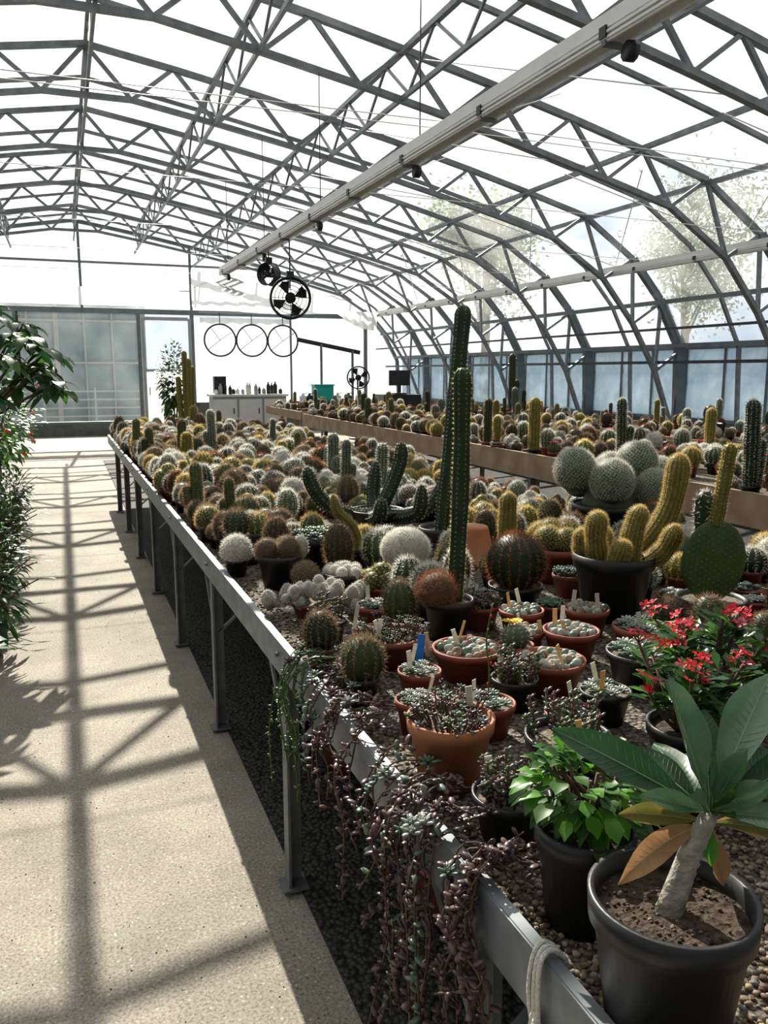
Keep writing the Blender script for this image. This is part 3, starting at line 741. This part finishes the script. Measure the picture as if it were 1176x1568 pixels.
b = MB(); pot(b, .085, .14, 'black', 'soilg', n=28)
globe(b, (-.035, 0, .125), .058, .12, 14, .2, 'g3', ('sbr', 6, .03, .0013, .014, .8), 11); globe(b, (.05, -.01, .125), .05, .10, 13, .2, 'g1', ('sgo', 6, .028, .0013, .014, .8), 11)
b.obj('spiny_barrel_cactus_pair', (.70, 3.5, ZB)); reg(.7, 3.5, .09)
b = MB(); pot(b, .085, .13, 'black', 'soilg', n=28)
for x, y, z in ((-.05, 0, .145), (.03, -.03, .15), (.04, .05, .14)): fuzzy(b, (x, y, z), .045, 'rbr', 'sbr', 260, 6, .30, .0011, 1.1)
fuzzy(b, (.085, 0, .15), .03, 'wool', 'swh', 100, 5, .3, .0012, 1.6)
b.obj('brown_cactus_trio', (.74, 3.05, ZB)); reg(.74, 3.05, .10)
b = MB(); pot(b, .075, .10, 'black', 'soilg', n=24)
for i in range(12):
    a = i * 2.4; q = .018 * math.sqrt(i); fuzzy(b, (q * math.cos(a), q * math.sin(a), .115 - q * .25), .024, 'wool', 'swh', 90, 6, .3, .0009, 1.1)
b.obj('white_cluster_cactus', (.92, 2.80, ZB)); reg(.92, 2.8, .085)
b = MB(); pot(b, .09, .06, 'terra', 'soilg', n=24)
for i in range(40):
    x = R.uniform(-.16, .15); y = R.uniform(-.07, .07); fuzzy(b, (x, y, .06 + R.uniform(-.015, .035) + .02 * (1 - abs(x) / .15)), R.uniform(.016, .024), 'wool', 'swh', 60, 6, .32, .0009, R.uniform(1, 1.5))
b.obj('white_cushion_cactus', (.76, 2.62, ZB), rz=-.3); reg(.76, 2.62, .17); reg(.62, 2.4, .12); reg(.64, 2.75, .1)
b = MB(); pot(b, .10, .13, 'black', 'soilg', n=24)
for i in range(16):
    a = i * 2.4; q = .028 * math.sqrt(i); rosette(b, (q * math.cos(a), q * math.sin(a), .13 + .02 * (1 - i / 16)), .042, 20, 'rose')
b.obj('blue_rosette_succulent', (.98, 3.32, ZB)); reg(.98, 3.32, .11)

def bowl(x, y, r, h, kind, nm='succulent_bowl', pk='terra'):
    b = MB(); pot(b, r, h, pk, 'soilg', n=32); z = h * .88
    if kind == 'sedum':
        for i in range(80):
            a = R.uniform(0, 6.28); q = r * .9 * math.sqrt(R.random()); e = V((q * math.cos(a) * 1.15, q * math.sin(a) * 1.15, z + R.uniform(.01, .05))); b.tube([(q * math.cos(a) * .8, q * math.sin(a) * .8, z), e], .002, 'stm', 4)
            rosette(b, e, R.uniform(.011, .018), 9, R.choice(['rose', 'purp', 'purp', 'trl', 'silv']))
    elif kind == 'pale':
        for i in range(60):
            a = R.uniform(0, 6.28); q = r * .82 * math.sqrt(R.random()); s_ = R.uniform(.007, .016); b.blob((q * math.cos(a), q * math.sin(a), z + s_ * .6), s_, s_ * .8, s_, R.choice(['silv', 'wool', 'peb', 'rose']), 8, 5)
    elif kind == 'rosette':
        for i in range(7):
            a = i * .9; q = 0 if i == 0 else r * .6; rosette(b, (q * math.cos(a), q * math.sin(a), z + .01), r * .42, 24, R.choice(['silv', 'rose']))
    elif kind == 'upright':
        for i in range(26):
            a = R.uniform(0, 6.28); q = r * .8 * math.sqrt(R.random()); h2 = R.uniform(.03, .085); e = V((q * math.cos(a) * 1.3, q * math.sin(a) * 1.3, z + h2)); b0 = V((q * math.cos(a), q * math.sin(a), z)); b.tube([b0, e], .003, 'stm', 5)
            ks = R.choice([['purp'], ['purp', 'rose'], ['rose', 'trl']])
            for j in range(14): p = b0.lerp(e, .2 + .8 * j / 14); aa = j * 2.4; b.blob(p + V((math.cos(aa), math.sin(aa), .6)) * .006, .0035, .003, .008, R.choice(ks), 5, 3, V((math.cos(aa), math.sin(aa), .7)).to_track_quat('Z', 'Y').to_matrix())
    for i in range(R.choice([1, 1, 2])):
        a = R.uniform(0, 6.28); q = r * .6; k = R.choice(['cyard', 'cyard', 'cyel'])
        rot = Matrix.Rotation(R.uniform(-.3, .3), 3, 'Y') @ Matrix.Rotation(R.uniform(-.6, .6), 3, 'Z'); b.box((q * math.cos(a), q * math.sin(a), z + .03), (.013, .0015, .075), k, rot)
    b.obj(nm, (x, y, ZB)); reg(x, y, r * 1.0)
bowl(.83, 2.12, .105, .085, 'sedum'); bowl(.985, 1.93, .095, .085, 'pale'); bowl(.865, 1.585, .062, .08, 'rosette'); bowl(.69, 1.42, .088, .14, 'sedum', 'succulent_pot', 'orange')
bowl(1.14, 1.76, .09, .09, 'pale'); bowl(.80, 1.83, .055, .08, 'rosette', 'succulent_pot'); bowl(1.0, 1.70, .058, .08, 'upright', 'succulent_pot', 'black'); bowl(1.33, 1.95, .08, .09, 'pale')
bowl(1.30, 2.18, .07, .09, 'pale'); bowl(.72, 1.66, .05, .08, 'rosette', 'succulent_pot'); bowl(.89, 1.30, .085, .12, 'upright', 'succulent_pot', 'black'); bowl(1.0, 1.45, .06, .09, 'rosette', 'succulent_pot'); bowl(.70, 1.19, .07, .09, 'upright', 'succulent_pot', 'black')
bowl(.72, 2.36, .06, .07, 'upright', 'succulent_pot', 'black'); bowl(.69, 1.97, .06, .07, 'sedum', 'succulent_pot', 'black'); bowl(1.5, 2.12, .07, .09, 'pale'); bowl(1.22, 2.02, .055, .08, 'pale', 'succulent_pot'); bowl(1.16, 1.55, .06, .08, 'rosette', 'succulent_pot', 'black')
bowl(1.38, 1.70, .09, .1, 'rosette', 'succulent_pot', 'black'); bowl(1.52, 1.88, .08, .1, 'rosette'); bowl(1.60, 1.60, .09, .1, 'rosette'); bowl(1.0, 1.13, .07, .1, 'rosette', 'succulent_pot', 'black')
bowl(.90, 2.42, .06, .08, 'rosette', 'succulent_pot'); bowl(1.22, 2.30, .06, .08, 'sedum', 'succulent_pot')
b = MB(); pot(b, .05, .08, 'terra', 'soilg'); globe(b, (0, 0, .07), .04, .07, 11, .2, 'g2', ('swh', 4, .012, .0014, .012, .8), 8)
for i in range(4): flower(b, (R.uniform(-.02, .02), R.uniform(-.02, .02), .14), .018, 'yell', 9)
b.obj('yellow_flowering_cactus', (1.13, 1.92, ZB)); reg(1.13, 1.92, .04)
b = MB(); b.tube(smooth([(0, 0, 0), (.004, 0, .08), (.0, .01, .15), (.01, .0, .24)]), .0022, 'trl', 5)
for j in range(12): b.blob((.004 + R.uniform(-.006, .006), 0, .05 + j * .016), .003, .003, .005, R.choice(['red', 'trl']), 5, 3)
b.obj('succulent_flower_stalk', (.865, 1.59, ZB + .07))
b = MB()
def lab(x, y, z, k, h=.09, wd=.016, tilt=0): b.box((x, y, z + h / 2), (wd, .0016, h), k, Matrix.Rotation(tilt, 3, 'Y') @ Matrix.Rotation(-.3, 3, 'Z'))
lab(.84, 1.92, ZB + .02, 'cblue', .12, .02, .08)
for i in range(60):
    x = R.uniform(.68, 2.6); y = R.uniform(1.3, 7); lab(x, y, ZB + .05, R.choice(['cyard', 'cyard', 'cyel']), R.uniform(.06, .09), .012, R.uniform(-.35, .35))
for i in range(80): lab(R.choice([R.uniform(3.75, 5.5), R.uniform(6.6, 8.1)]), R.uniform(3, 13), ZB + .1, R.choice(['cyard', 'cyard', 'cyel']), R.uniform(.09, .13), .018, R.uniform(-.35, .35))
b.obj('plant_labels')

# ------------------------------------------------------------------ cactus fields
E1 = empty('potted_cactus_collection', (1.6, 6.5, ZB))
def put(me, x, y, z, s_, par, nm='potted_cactus'):
    o = inst(me, nm, (x - par.location.x, y - par.location.y, z - par.location.z), par, R.uniform(0, 6.28), s_); return o
y = 1.25
while y < 10.85:
    x = edge(y) + .10
    while x < 2.68:
        px = x + R.uniform(-.03, .03); py = y + R.uniform(-.03, .03); far = px > 2.0 and py > 3.6
        if free(px, py, .055) and not (far and R.random() < .12):
            if y < 2.3: me = R.choice(succ + variants[:6]); s_ = R.uniform(.75, 1.0)
            elif y < 3.2: me = R.choice(variants + succ[:4]); s_ = R.uniform(.8, 1.05)
            else:
                me = R.choice(variants) if (far or R.random() < .965) else R.choice(tall[:3]); s_ = R.uniform(.8, 1.25) * (.92 if y < 5 else 1.05)
            if far: s_ *= .8
            o = put(me, px, py, ZB, s_, E1); o.scale.z *= R.uniform(.85, 1.2)
        x += R.uniform(.125, .17)
    y += .146
E2 = empty('mixed_cactus_collection', (4.6, 7, .835))
for (x0, x1, ya, yb, z, pt, stp) in ((3.75, 5.55, 1.7, 13.0, .855, .04, .20), (6.6, 8.05, 1.0, 15.2, .795, .12, .27), (4.0, 6.1, 14.3, 16.7, .835, .12, .24)):
    y = ya
    while y < yb:
        x = x0
        while x < x1:
            r_ = R.random()
            me = R.choice(flw) if r_ > .94 else (R.choice(tall) if r_ < pt else (R.choice(variants) if r_ < .80 else R.choice(succ)))
            if R.random() < .82: put(me, x + R.uniform(-.05, .05), y + R.uniform(-.05, .05), z, R.uniform(.75, 1.25), E2)
            x += R.uniform(stp * .9, stp * 1.25)
        y += stp
def bigcol(x, y, z, h, r_, k='g3', sk='sbr'):
    b = MB(); pot(b, r_ * 2, .16, 'black', 'soilg'); stem(b, (0, 0, .13), (R.uniform(-.02, .02), 0, h), r_, 9, k, (sk, 4, .02, .0022, .022, .9), 12)
    if R.random() < .5: stem(b, (r_ * 1.2, 0, .13), (r_ * 1.6, 0, h * .6), r_ * .8, 9, k, (sk, 4, .02, .0022, .022, .9), 10)
    b.obj('cereus_cactus', (x, y, z))
for a in ((7.2, 12.6, .795, 1.1, .06), (7.0, 13.8, .795, .65, .05, 'g3', 'sgo'), (6.7, 11.6, .795, .55, .05, 'g2', 'swh'), (5.2, 9.5, .855, .38, .045, 'gyel', 'sgo'), (4.5, 11.5, .855, .45, .045, 'gyel', 'sgo'), (4.25, 11.9, .855, .42, .045, 'g3', 'sbr'),
          (7.6, 8.3, .795, .38, .08), (7.9, 7.6, .795, .36, .08), (7.4, 7.0, .795, .45, .06), (5.3, 4.3, .855, .36, .06), (5.0, 3.9, .855, .42, .06, 'g3', 'swh'), (5.4, 4.9, .855, .34, .07), (5.1, 3.4, .855, .4, .06), (5.45, 3.7, .855, .45, .06),
          (2.35, 2.55, ZB, .36, .04, 'g3', 'swh'), (2.5, 2.1, ZB, .40, .04, 'g3', 'swh'), (2.45, 1.8, ZB, .36, .045, 'g3', 'sbr'), (2.2, 1.7, ZB, .3, .04, 'g3', 'swh')): bigcol(*a)

# ------------------------------------------------------------------ trailing plants over the edge
b = MB()
clumps = [(1.06, .42, 3), (1.19, .56, 4), (1.30, .50, 3), (1.42, .36, 2), (1.60, .28, 2), (1.74, .16, 2), (1.88, .20, 2), (2.05, .26, 2), (2.12, .38, 2)]
cw = [c for c in clumps for _ in range(c[2])]
for i in range(66):
    cy, dmax, _w = R.choice(cw); y = cy + R.gauss(0, .026); e = edge(y); dn = dmax * R.uniform(.2, 1.0)
    o_ = R.uniform(.012, .06); k = R.choice(['purp', 'purp', 'purp', 'purp', 'rose', 'stm'])
    if y > 1.97: k = 'trl'
    P = smooth([(e + R.uniform(.04, .14), y + R.uniform(-.05, .05), ZB + R.uniform(.04, .08)), (e + .01, y + R.uniform(-.02, .02), ZB + R.uniform(.05, .08)), (e - o_, y + R.uniform(-.03, .03), ZB - .02), (e - o_ * .8 + R.uniform(-.03, .02), y + R.uniform(-.07, .05), ZB - dn * .5), (e - o_ + R.uniform(-.03, .03), y + R.uniform(-.11, .08), ZB - dn)], 5)
    b.tube(P, .002, 'stm' if k != 'trl' else 'trl', 4)
    for a, c in zip(P, P[1:]):
        L_ = (c - a).length; m = max(1, int(L_ / .0095))
        for j in range(m):
            if R.random() < .3: continue
            p = a.lerp(c, j / m); d = V((R.uniform(-1, .6), R.uniform(-1, 1), R.uniform(-.3, .9))).normalized(); q = R.uniform(.006, .013) * (.7 if k == 'trl' else 1)
            kk = k if k != 'stm' else R.choice(['purp', 'stm'])
            b.blob(p + d * q * .8, q * .62, q * .28, q, kk, 6, 4, d.to_track_quat('Z', 'Y').to_matrix())
for i in range(40):
    y = R.choice(cw)[0] + R.gauss(0, .05); rosette(b, (edge(y) + R.uniform(-.06, .09), y, ZB + R.uniform(.02, .08)), R.uniform(.016, .03), 14, R.choice(['purp', 'purp', 'silv', 'rose']))
b.obj('trailing_succulent')

b = MB()
for i in range(5200):
    if i < 4000: x = R.uniform(.585, 1.15); y = R.uniform(.45, 1.25)
    else: y = R.uniform(1.2, 5.5); x = edge(y) + R.uniform(.03, .12)
    s_ = R.uniform(.0035, .008); b.blob((x, y, ZB + s_ * .3), s_, s_ * R.uniform(.6, 1), s_ * .6, R.choice(['peb', 'peb2', 'peb', 'crumb', 'stm']), 5, 3, Matrix.Rotation(R.uniform(0, 3), 3, 'Z'))
b.obj('gravel_pebbles')
# loose grit swept onto the path
b = MB()
for i in range(900):
    y = R.uniform(1.0, 9.0); x = R.uniform(-.6, .55) if i % 3 else .5 + R.gauss(0, .06); s_ = R.uniform(.0012, .0035)
    b.blob((x, y, s_ * .4), s_, s_ * .8, s_ * .6, R.choice(['peb', 'peb2', 'crumb']), 5, 3)
b.obj('loose_path_grit')

b = MB(); y = .86; e = edge(y)
for dy, rr in ((0, 1), (.010, 1.08), (-.008, .95)):
    P = [(e - .006, y + dy, .70), (e - .012, y + dy * 1.3, .76), (e - .008, y + dy, .815), (e + .012, y + dy + .005, .825), (e + .032, y + dy, .808), (e + .03, y + dy, .785)]
    b.tube(smooth(P), .0035, 'rope', 7)
b.tube(smooth([(e - .008, y, .735), (e - .018, y - .012, .72), (e - .02, y - .004, .70), (e - .012, y + .01, .69), (e - .012, y, .735)]), .004, 'rope', 7)
b.tube(smooth([(e - .012, y, .72), (e - .02, y - .006, .68), (e - .018, y - .012, .63)]), .0032, 'rope', 7); b.tube(smooth([(e - .012, y, .72), (e - .018, y + .01, .685), (e - .02, y + .006, .655)]), .0032, 'rope', 7)
b.obj('tied_string')

for (x, y, s_) in ((1.0, 3.0, 1.6), (.95, 3.4, 1.4), (1.2, 4.6, 1.8), (1.0, 2.0, 1.5)):
    b = MB(); pot(b, .09 * s_, .13 * s_, R.choice(['terra', 'black']), 'soil'); b.obj('stored_plant_pot', (x, y, .012))

# ------------------------------------------------------------------ left side plants
b = MB(); pot(b, .2, .3, 'terra', 'soil')
tips = [(.60, -.25, 1.16), (.72, .1, 1.10), (.56, .3, 1.28), (.36, -.1, 1.36), (.45, -.4, 1.05), (.66, -.1, .96), (.25, .25, 1.25), (.15, -.35, 1.2), (.5, .05, .88), (.3, .4, 1.05), (.0, .1, 1.35), (.74, -.2, .86), (-.1, -.3, 1.1), (.35, -.45, .80), (.5, .0, 1.2), (.6, .2, 1.0)]
for (x, y, z) in tips:
    e = V((x, y, z)); b.tube(smooth([(0, 0, .25), (e.x * .3, e.y * .3, .55), e]), [.012] * 4 + [.009] * 4 + [.005], 'stm', 7)
    for j in range(12):
        aa = j * 6.283 / 12 + R.uniform(-.2, .2); leaf(b, e - V((0, 0, .04 * (j % 2))), (math.cos(aa), math.sin(aa), R.uniform(-.3, .5)), U, R.uniform(.16, .23), .08, R.choice(['lfd', 'lf1', 'lf1', 'lfd']), .55, .15, 7, False, .6)
b.obj('large_leaf_euphorbia', (-.80, 6.3, .655))
for (x, y, z, rx, rz, n, ks, L_, red) in ((-.70, 7.7, .655, .36, .30, 420, ['lf1', 'lf1', 'lf2'], .09, 4), (-.68, 5.5, .655, .26, .22, 300, ['lf1', 'lf1', 'lfd'], .08, 4), (-.70, 9.2, .655, .38, .33, 380, ['lf1', 'lf2', 'trl'], .10, 3), (-.72, 4.5, .655, .24, .20, 240, ['lfd', 'lf1'], .09, 2), (-.9, 10.8, .655, .34, .38, 260, ['lf1', 'lfd'], .1, 1)):
    b = MB(); pot(b, .12, .16, 'black', 'soil'); bush(b, (.08, 0, .14 + rz), (rx, rx, rz + .08), n, L_, L_ * .45, ks, (0, 0, .14), .3, 12)
    for i in range(red):
        a = R.uniform(-1.4, 1.4); p = V((.08 + rx * math.cos(a), rx * math.sin(a), .16 + rz + R.uniform(-rz, rz))); flower(b, p, .026, 'red', 5, (.3, -.6, .6)); flower(b, p + V((.01, .02, .015)), .02, 'red', 5)
    b.obj('leafy_flowering_shrub', (x, y, z))
for (x, y) in ((-.52, 6.9), (-.50, 5.9), (-.55, 8.2), (-.48, 5.0), (-.58, 9.4)):
    b = MB()
    pot(b, .1, .16, 'black', 'soil'); bush(b, (0, 0, .36), (.18, .24, .25), 240, .10, .035, ['lfd', 'lf1', 'lf1'], (0, 0, .12), .4, 10)
    for i in range(8):
        e = V((R.uniform(.05, .3), R.uniform(-.2, .2), R.uniform(.3, .6))); b.tube(smooth([(0, 0, .15), (e.x * .5, e.y * .5, e.z * .8), e]), .004, 'stm', 5); leaf(b, e, (1, R.uniform(-.5, .5), .3), U, .12, .02, 'lf1', .3, .1, 5)
    b.obj('floor_potted_shrub', (x, y, .012))
b = MB(); pot(b, .12, .2, 'black', 'soil')
for i in range(12):
    a = -1.5 + 3.0 * i / 11; leaf(b, (0, 0, .18), (math.cos(a), math.sin(a), R.uniform(.1, .8)), U, R.uniform(.24, .30), .13, R.choice(['lfd', 'lf1']), .35, .12, 8, False, .6)
b.obj('broad_leaf_plant', (-.46, 3.2, .427))
b = MB(); b.box((-.8, 3.2, .41), (.9, .6, .03), 'leg')
for dx in (-.4, .4):
    for dy in (-.26, .26): b.box((-.8 + dx, 3.2 + dy, .2), (.03, .03, .39), 'leg')
b.obj('plant_stand')

# ------------------------------------------------------------------ far end objects
def fan(r_, nm, loc, hang=None, ang=0, stand=None, cage=True):
    b = MB(); rot = Matrix.Rotation(ang, 3, 'Z') @ Matrix.Rotation(math.radians(90), 3, 'X')
    def ring(rr, t, y_): b.tube([rot @ V((rr * math.cos(a * 6.2832 / 32), rr * math.sin(a * 6.2832 / 32), y_)) for a in range(33)], t, 'dark', 6, closed=False)
    ring(r_, r_ * .05, .06); ring(r_, r_ * .05, -.06); ring(r_ * .95, r_ * .03, 0)
    b.lathe([(r_, -.07), (r_, .07)], (0, 0, 0), 'dark', 32, rot=rot)
    b.lathe([(.001, -.07), (r_ * .25, -.07), (r_ * .28, .05), (.001, .06)], (0, 0, 0), 'dark', 16, rot=rot)
    for i in range(4):
        a = i * 1.571 + .4; q = [V((math.cos(a) * .2 * r_, math.sin(a) * .2 * r_, -.02)), V((math.cos(a - .35) * .85 * r_, math.sin(a - .35) * .85 * r_, -.05)), V((math.cos(a + .05) * .92 * r_, math.sin(a + .05) * .92 * r_, -.01)), V((math.cos(a + .4) * .8 * r_, math.sin(a + .4) * .8 * r_, .04))]
        b.add([rot @ x for x in q], [(0, 1, 2, 3)], 'dark')
    if cage:
        for rr in (.4, .6, .8): ring(r_ * rr, .004, .07)
        for i in range(8): a = i * .785; b.tube([rot @ V((0, 0, .08)), rot @ V((r_ * math.cos(a), r_ * math.sin(a), .07))], .004, 'dark', 4)
    if hang: b.tube([(0, 0, r_), (0, 0, hang)], .008, 'dark', 6); b.box((0, 0, r_ + .03), (.08, .05, .08), 'dark')
    if stand: b.tube([(0, .05, -r_ * .2), (0, .06, -stand)], .018, 'dark', 8); b.lathe([(.001, -stand), (.22, -stand), (.2, -stand + .03), (.001, -stand + .04)], (0, .06, 0), 'dark', 20)
    b.obj(nm, loc)
fan(.22, 'hanging_fan', (2.42, 9.2, 2.40), .62, -.2); fan(.13, 'hanging_fan', (2.42, 10.2, 2.76), .28, -.9, cage=False)
fan(.26, 'pedestal_fan', (6.5, 18.6, 1.45), None, -.3, stand=1.44)
b = MB()
for x in (3.82, 4.64, 5.46):
    P = [V((x + .40 * math.cos(a * 6.2832 / 36), 21.6, 2.38 + .40 * math.sin(a * 6.2832 / 36))) for a in range(37)]
    b.tube(P, .024, 'dark', 6, closed=False)
    for a in (.6, 2.2, 3.8): b.beam((x, 21.6, 2.38), (x + .4 * math.cos(a), 21.6, 2.38 + .4 * math.sin(a)), .02, .02, 'grey', (0, 1, 0))
    b.tube([(x, 21.6, 2.78), (x, 21.6, 3.07)], .012, 'dark', 5)
b.beam((3.3, 21.6, 3.07), (6.0, 21.6, 3.07), .04, .04, 'grey')
b.obj('ventilation_rings')
def sheet(nm, fn, nu, nv, k='poly'):
    b = MB(); vs = [fn(i / nu, j / nv) for j in range(nv + 1) for i in range(nu + 1)]
    b.add(vs, [(j * (nu + 1) + i, j * (nu + 1) + i + 1, (j + 1) * (nu + 1) + i + 1, (j + 1) * (nu + 1) + i) for j in range(nv) for i in range(nu)], k, True); b.obj(nm)
sheet('polythene_curtain', lambda u, v: (3.35 + 2.35 * u, 21.78 + .03 * math.sin(u * 40), .85 + 2.1 * v), 60, 4)
sheet('shade_screen', lambda u, v: (3.0 + 4.4 * u, 20.6 + .03 * math.sin(u * 70 + v * 3), 3.12 + .85 * v * (1 - .75 * u) - .12 * math.sin(math.pi * u) * (1 - v)), 80, 6)
sheet('shade_screen', lambda u, v: (6.3 + 1.1 * u, 19.8 + .05 * math.sin(u * 30), 3.05 - .75 * v * u * (1.2 - .6 * u)), 40, 6)
sheet('shade_screen', lambda u, v: (2.38 + .10 * math.sin(v * 9) + .35 * u, 13.45 + .06 * math.sin(u * 22), 3.12 - .26 * v - .1 * u), 20, 6)
sheet('shade_screen', lambda u, v: (-6 + 8.8 * u, 21.3 + .02 * math.sin(u * 130), 3.15 + .42 * v), 120, 2)

b = MB(); b.box((3.8, 18.3, .54), (1.6, .6, 1.04), 'grey'); b.box((3.8, 18.3, 1.08), (1.7, .66, .05), 'white')
for x in (3.25, 3.8, 4.35): b.box((x, 17.99, .55), (.5, .015, .9), 'white'); b.box((x + .18, 17.975, .75), (.02, .02, .12), 'dark')
b.obj('storage_counter')
b = MB()
for i in range(16):
    x = 3.1 + i * .095; h = R.uniform(.10, .28); r_ = R.uniform(.03, .05); k = R.choice(['white', 'grey', 'dark', 'cyard', 'black'])
    b.lathe([(.001, 0), (r_, 0), (r_, h * .7), (r_ * .4, h * .85), (r_ * .4, h), (.001, h)], (x, 18.2 + R.uniform(-.1, .15), 1.105), k, 10)
b.box((3.2, 18.35, 1.30), (.26, .2, .38), 'dark'); b.obj('bottles_and_jars')
b = MB(); b.box((5.55, 17.8, .86), (1.7, .7, .05), 'wood')
for x in (4.8, 6.3):
    for y in (17.55, 18.05): b.box((x, y, .42), (.06, .06, .84), 'wood')
b.obj('potting_table')
b = MB(); b.box((5.35, 17.7, 1.09), (.42, .3, .40), 'teal'); b.box((5.35, 17.7, 1.30), (.46, .34, .03), 'teal'); b.obj('teal_crate')
b = MB(); b.box((7.1, 17.5, 1.45), (.5, .05, .34), 'dark'); b.box((7.1, 17.52, 1.22), (.08, .05, .2), 'dark'); b.box((7.1, 17.52, 1.1), (.28, .2, .03), 'dark'); b.box((7.1, 17.6, .54), (.9, .6, 1.08), 'black'); b.obj('monitor_on_stand')
b = MB(); b.beam((5.3, 19.6, 2.35), (6.9, 19.6, 2.05), .03, .10, 'dark'); b.beam((5.9, 19.6, 2.25), (5.9, 19.6, 0), .05, .05, 'post'); b.beam((6.7, 19.6, 2.1), (6.7, 19.6, 0), .05, .05, 'post'); b.obj('tilted_support_board')
for (x, k) in ((4.9, 'white'), (5.05, 'dark'), (5.7, 'white'), (5.95, 'dark'), (6.2, 'white')):
    b = MB(); b.lathe([(.001, 0), (.07, 0), (.085, .16), (.03, .2), (.03, .24), (.001, .24)], (0, 0, 0), k, 12); b.tube([(.03, 0, .22), (.1, 0, .25), (.1, 0, .2)], .01, k, 5); b.obj('spray_bottle', (x, 17.7, .885))
b = MB(); pot(b, .22, .35, 'terra', 'soil')
for (x, y, h) in ((0, 0, 2.0), (.12, .05, 1.7), (-.1, .04, 1.5), (.05, -.1, 1.85)): stem(b, (x * .8, y, .3), (x * 1.3, y, h), .055, 7, 'gyel', ('sgo', 3, .02, .003, .04, .8), 10)
b.obj('potted_cereus_cluster', (2.28, 17.0, 0))
b = MB(); pot(b, .2, .3, 'black', 'soil'); bush(b, (0, 0, 1.35), (.30, .26, .9), 640, .14, .08, ['lfd', 'lf1', 'trl'], (0, 0, .25), .4, 14)
b.obj('climbing_plant', (2.2, 18.2, 0))
b = MB()
for i in range(4): b.blob((0, 0, .1 + i * .17), .42, .28, .11, 'white', 12, 6)
b.obj('compost_bag_stack', (6.9, 20.9, 0))
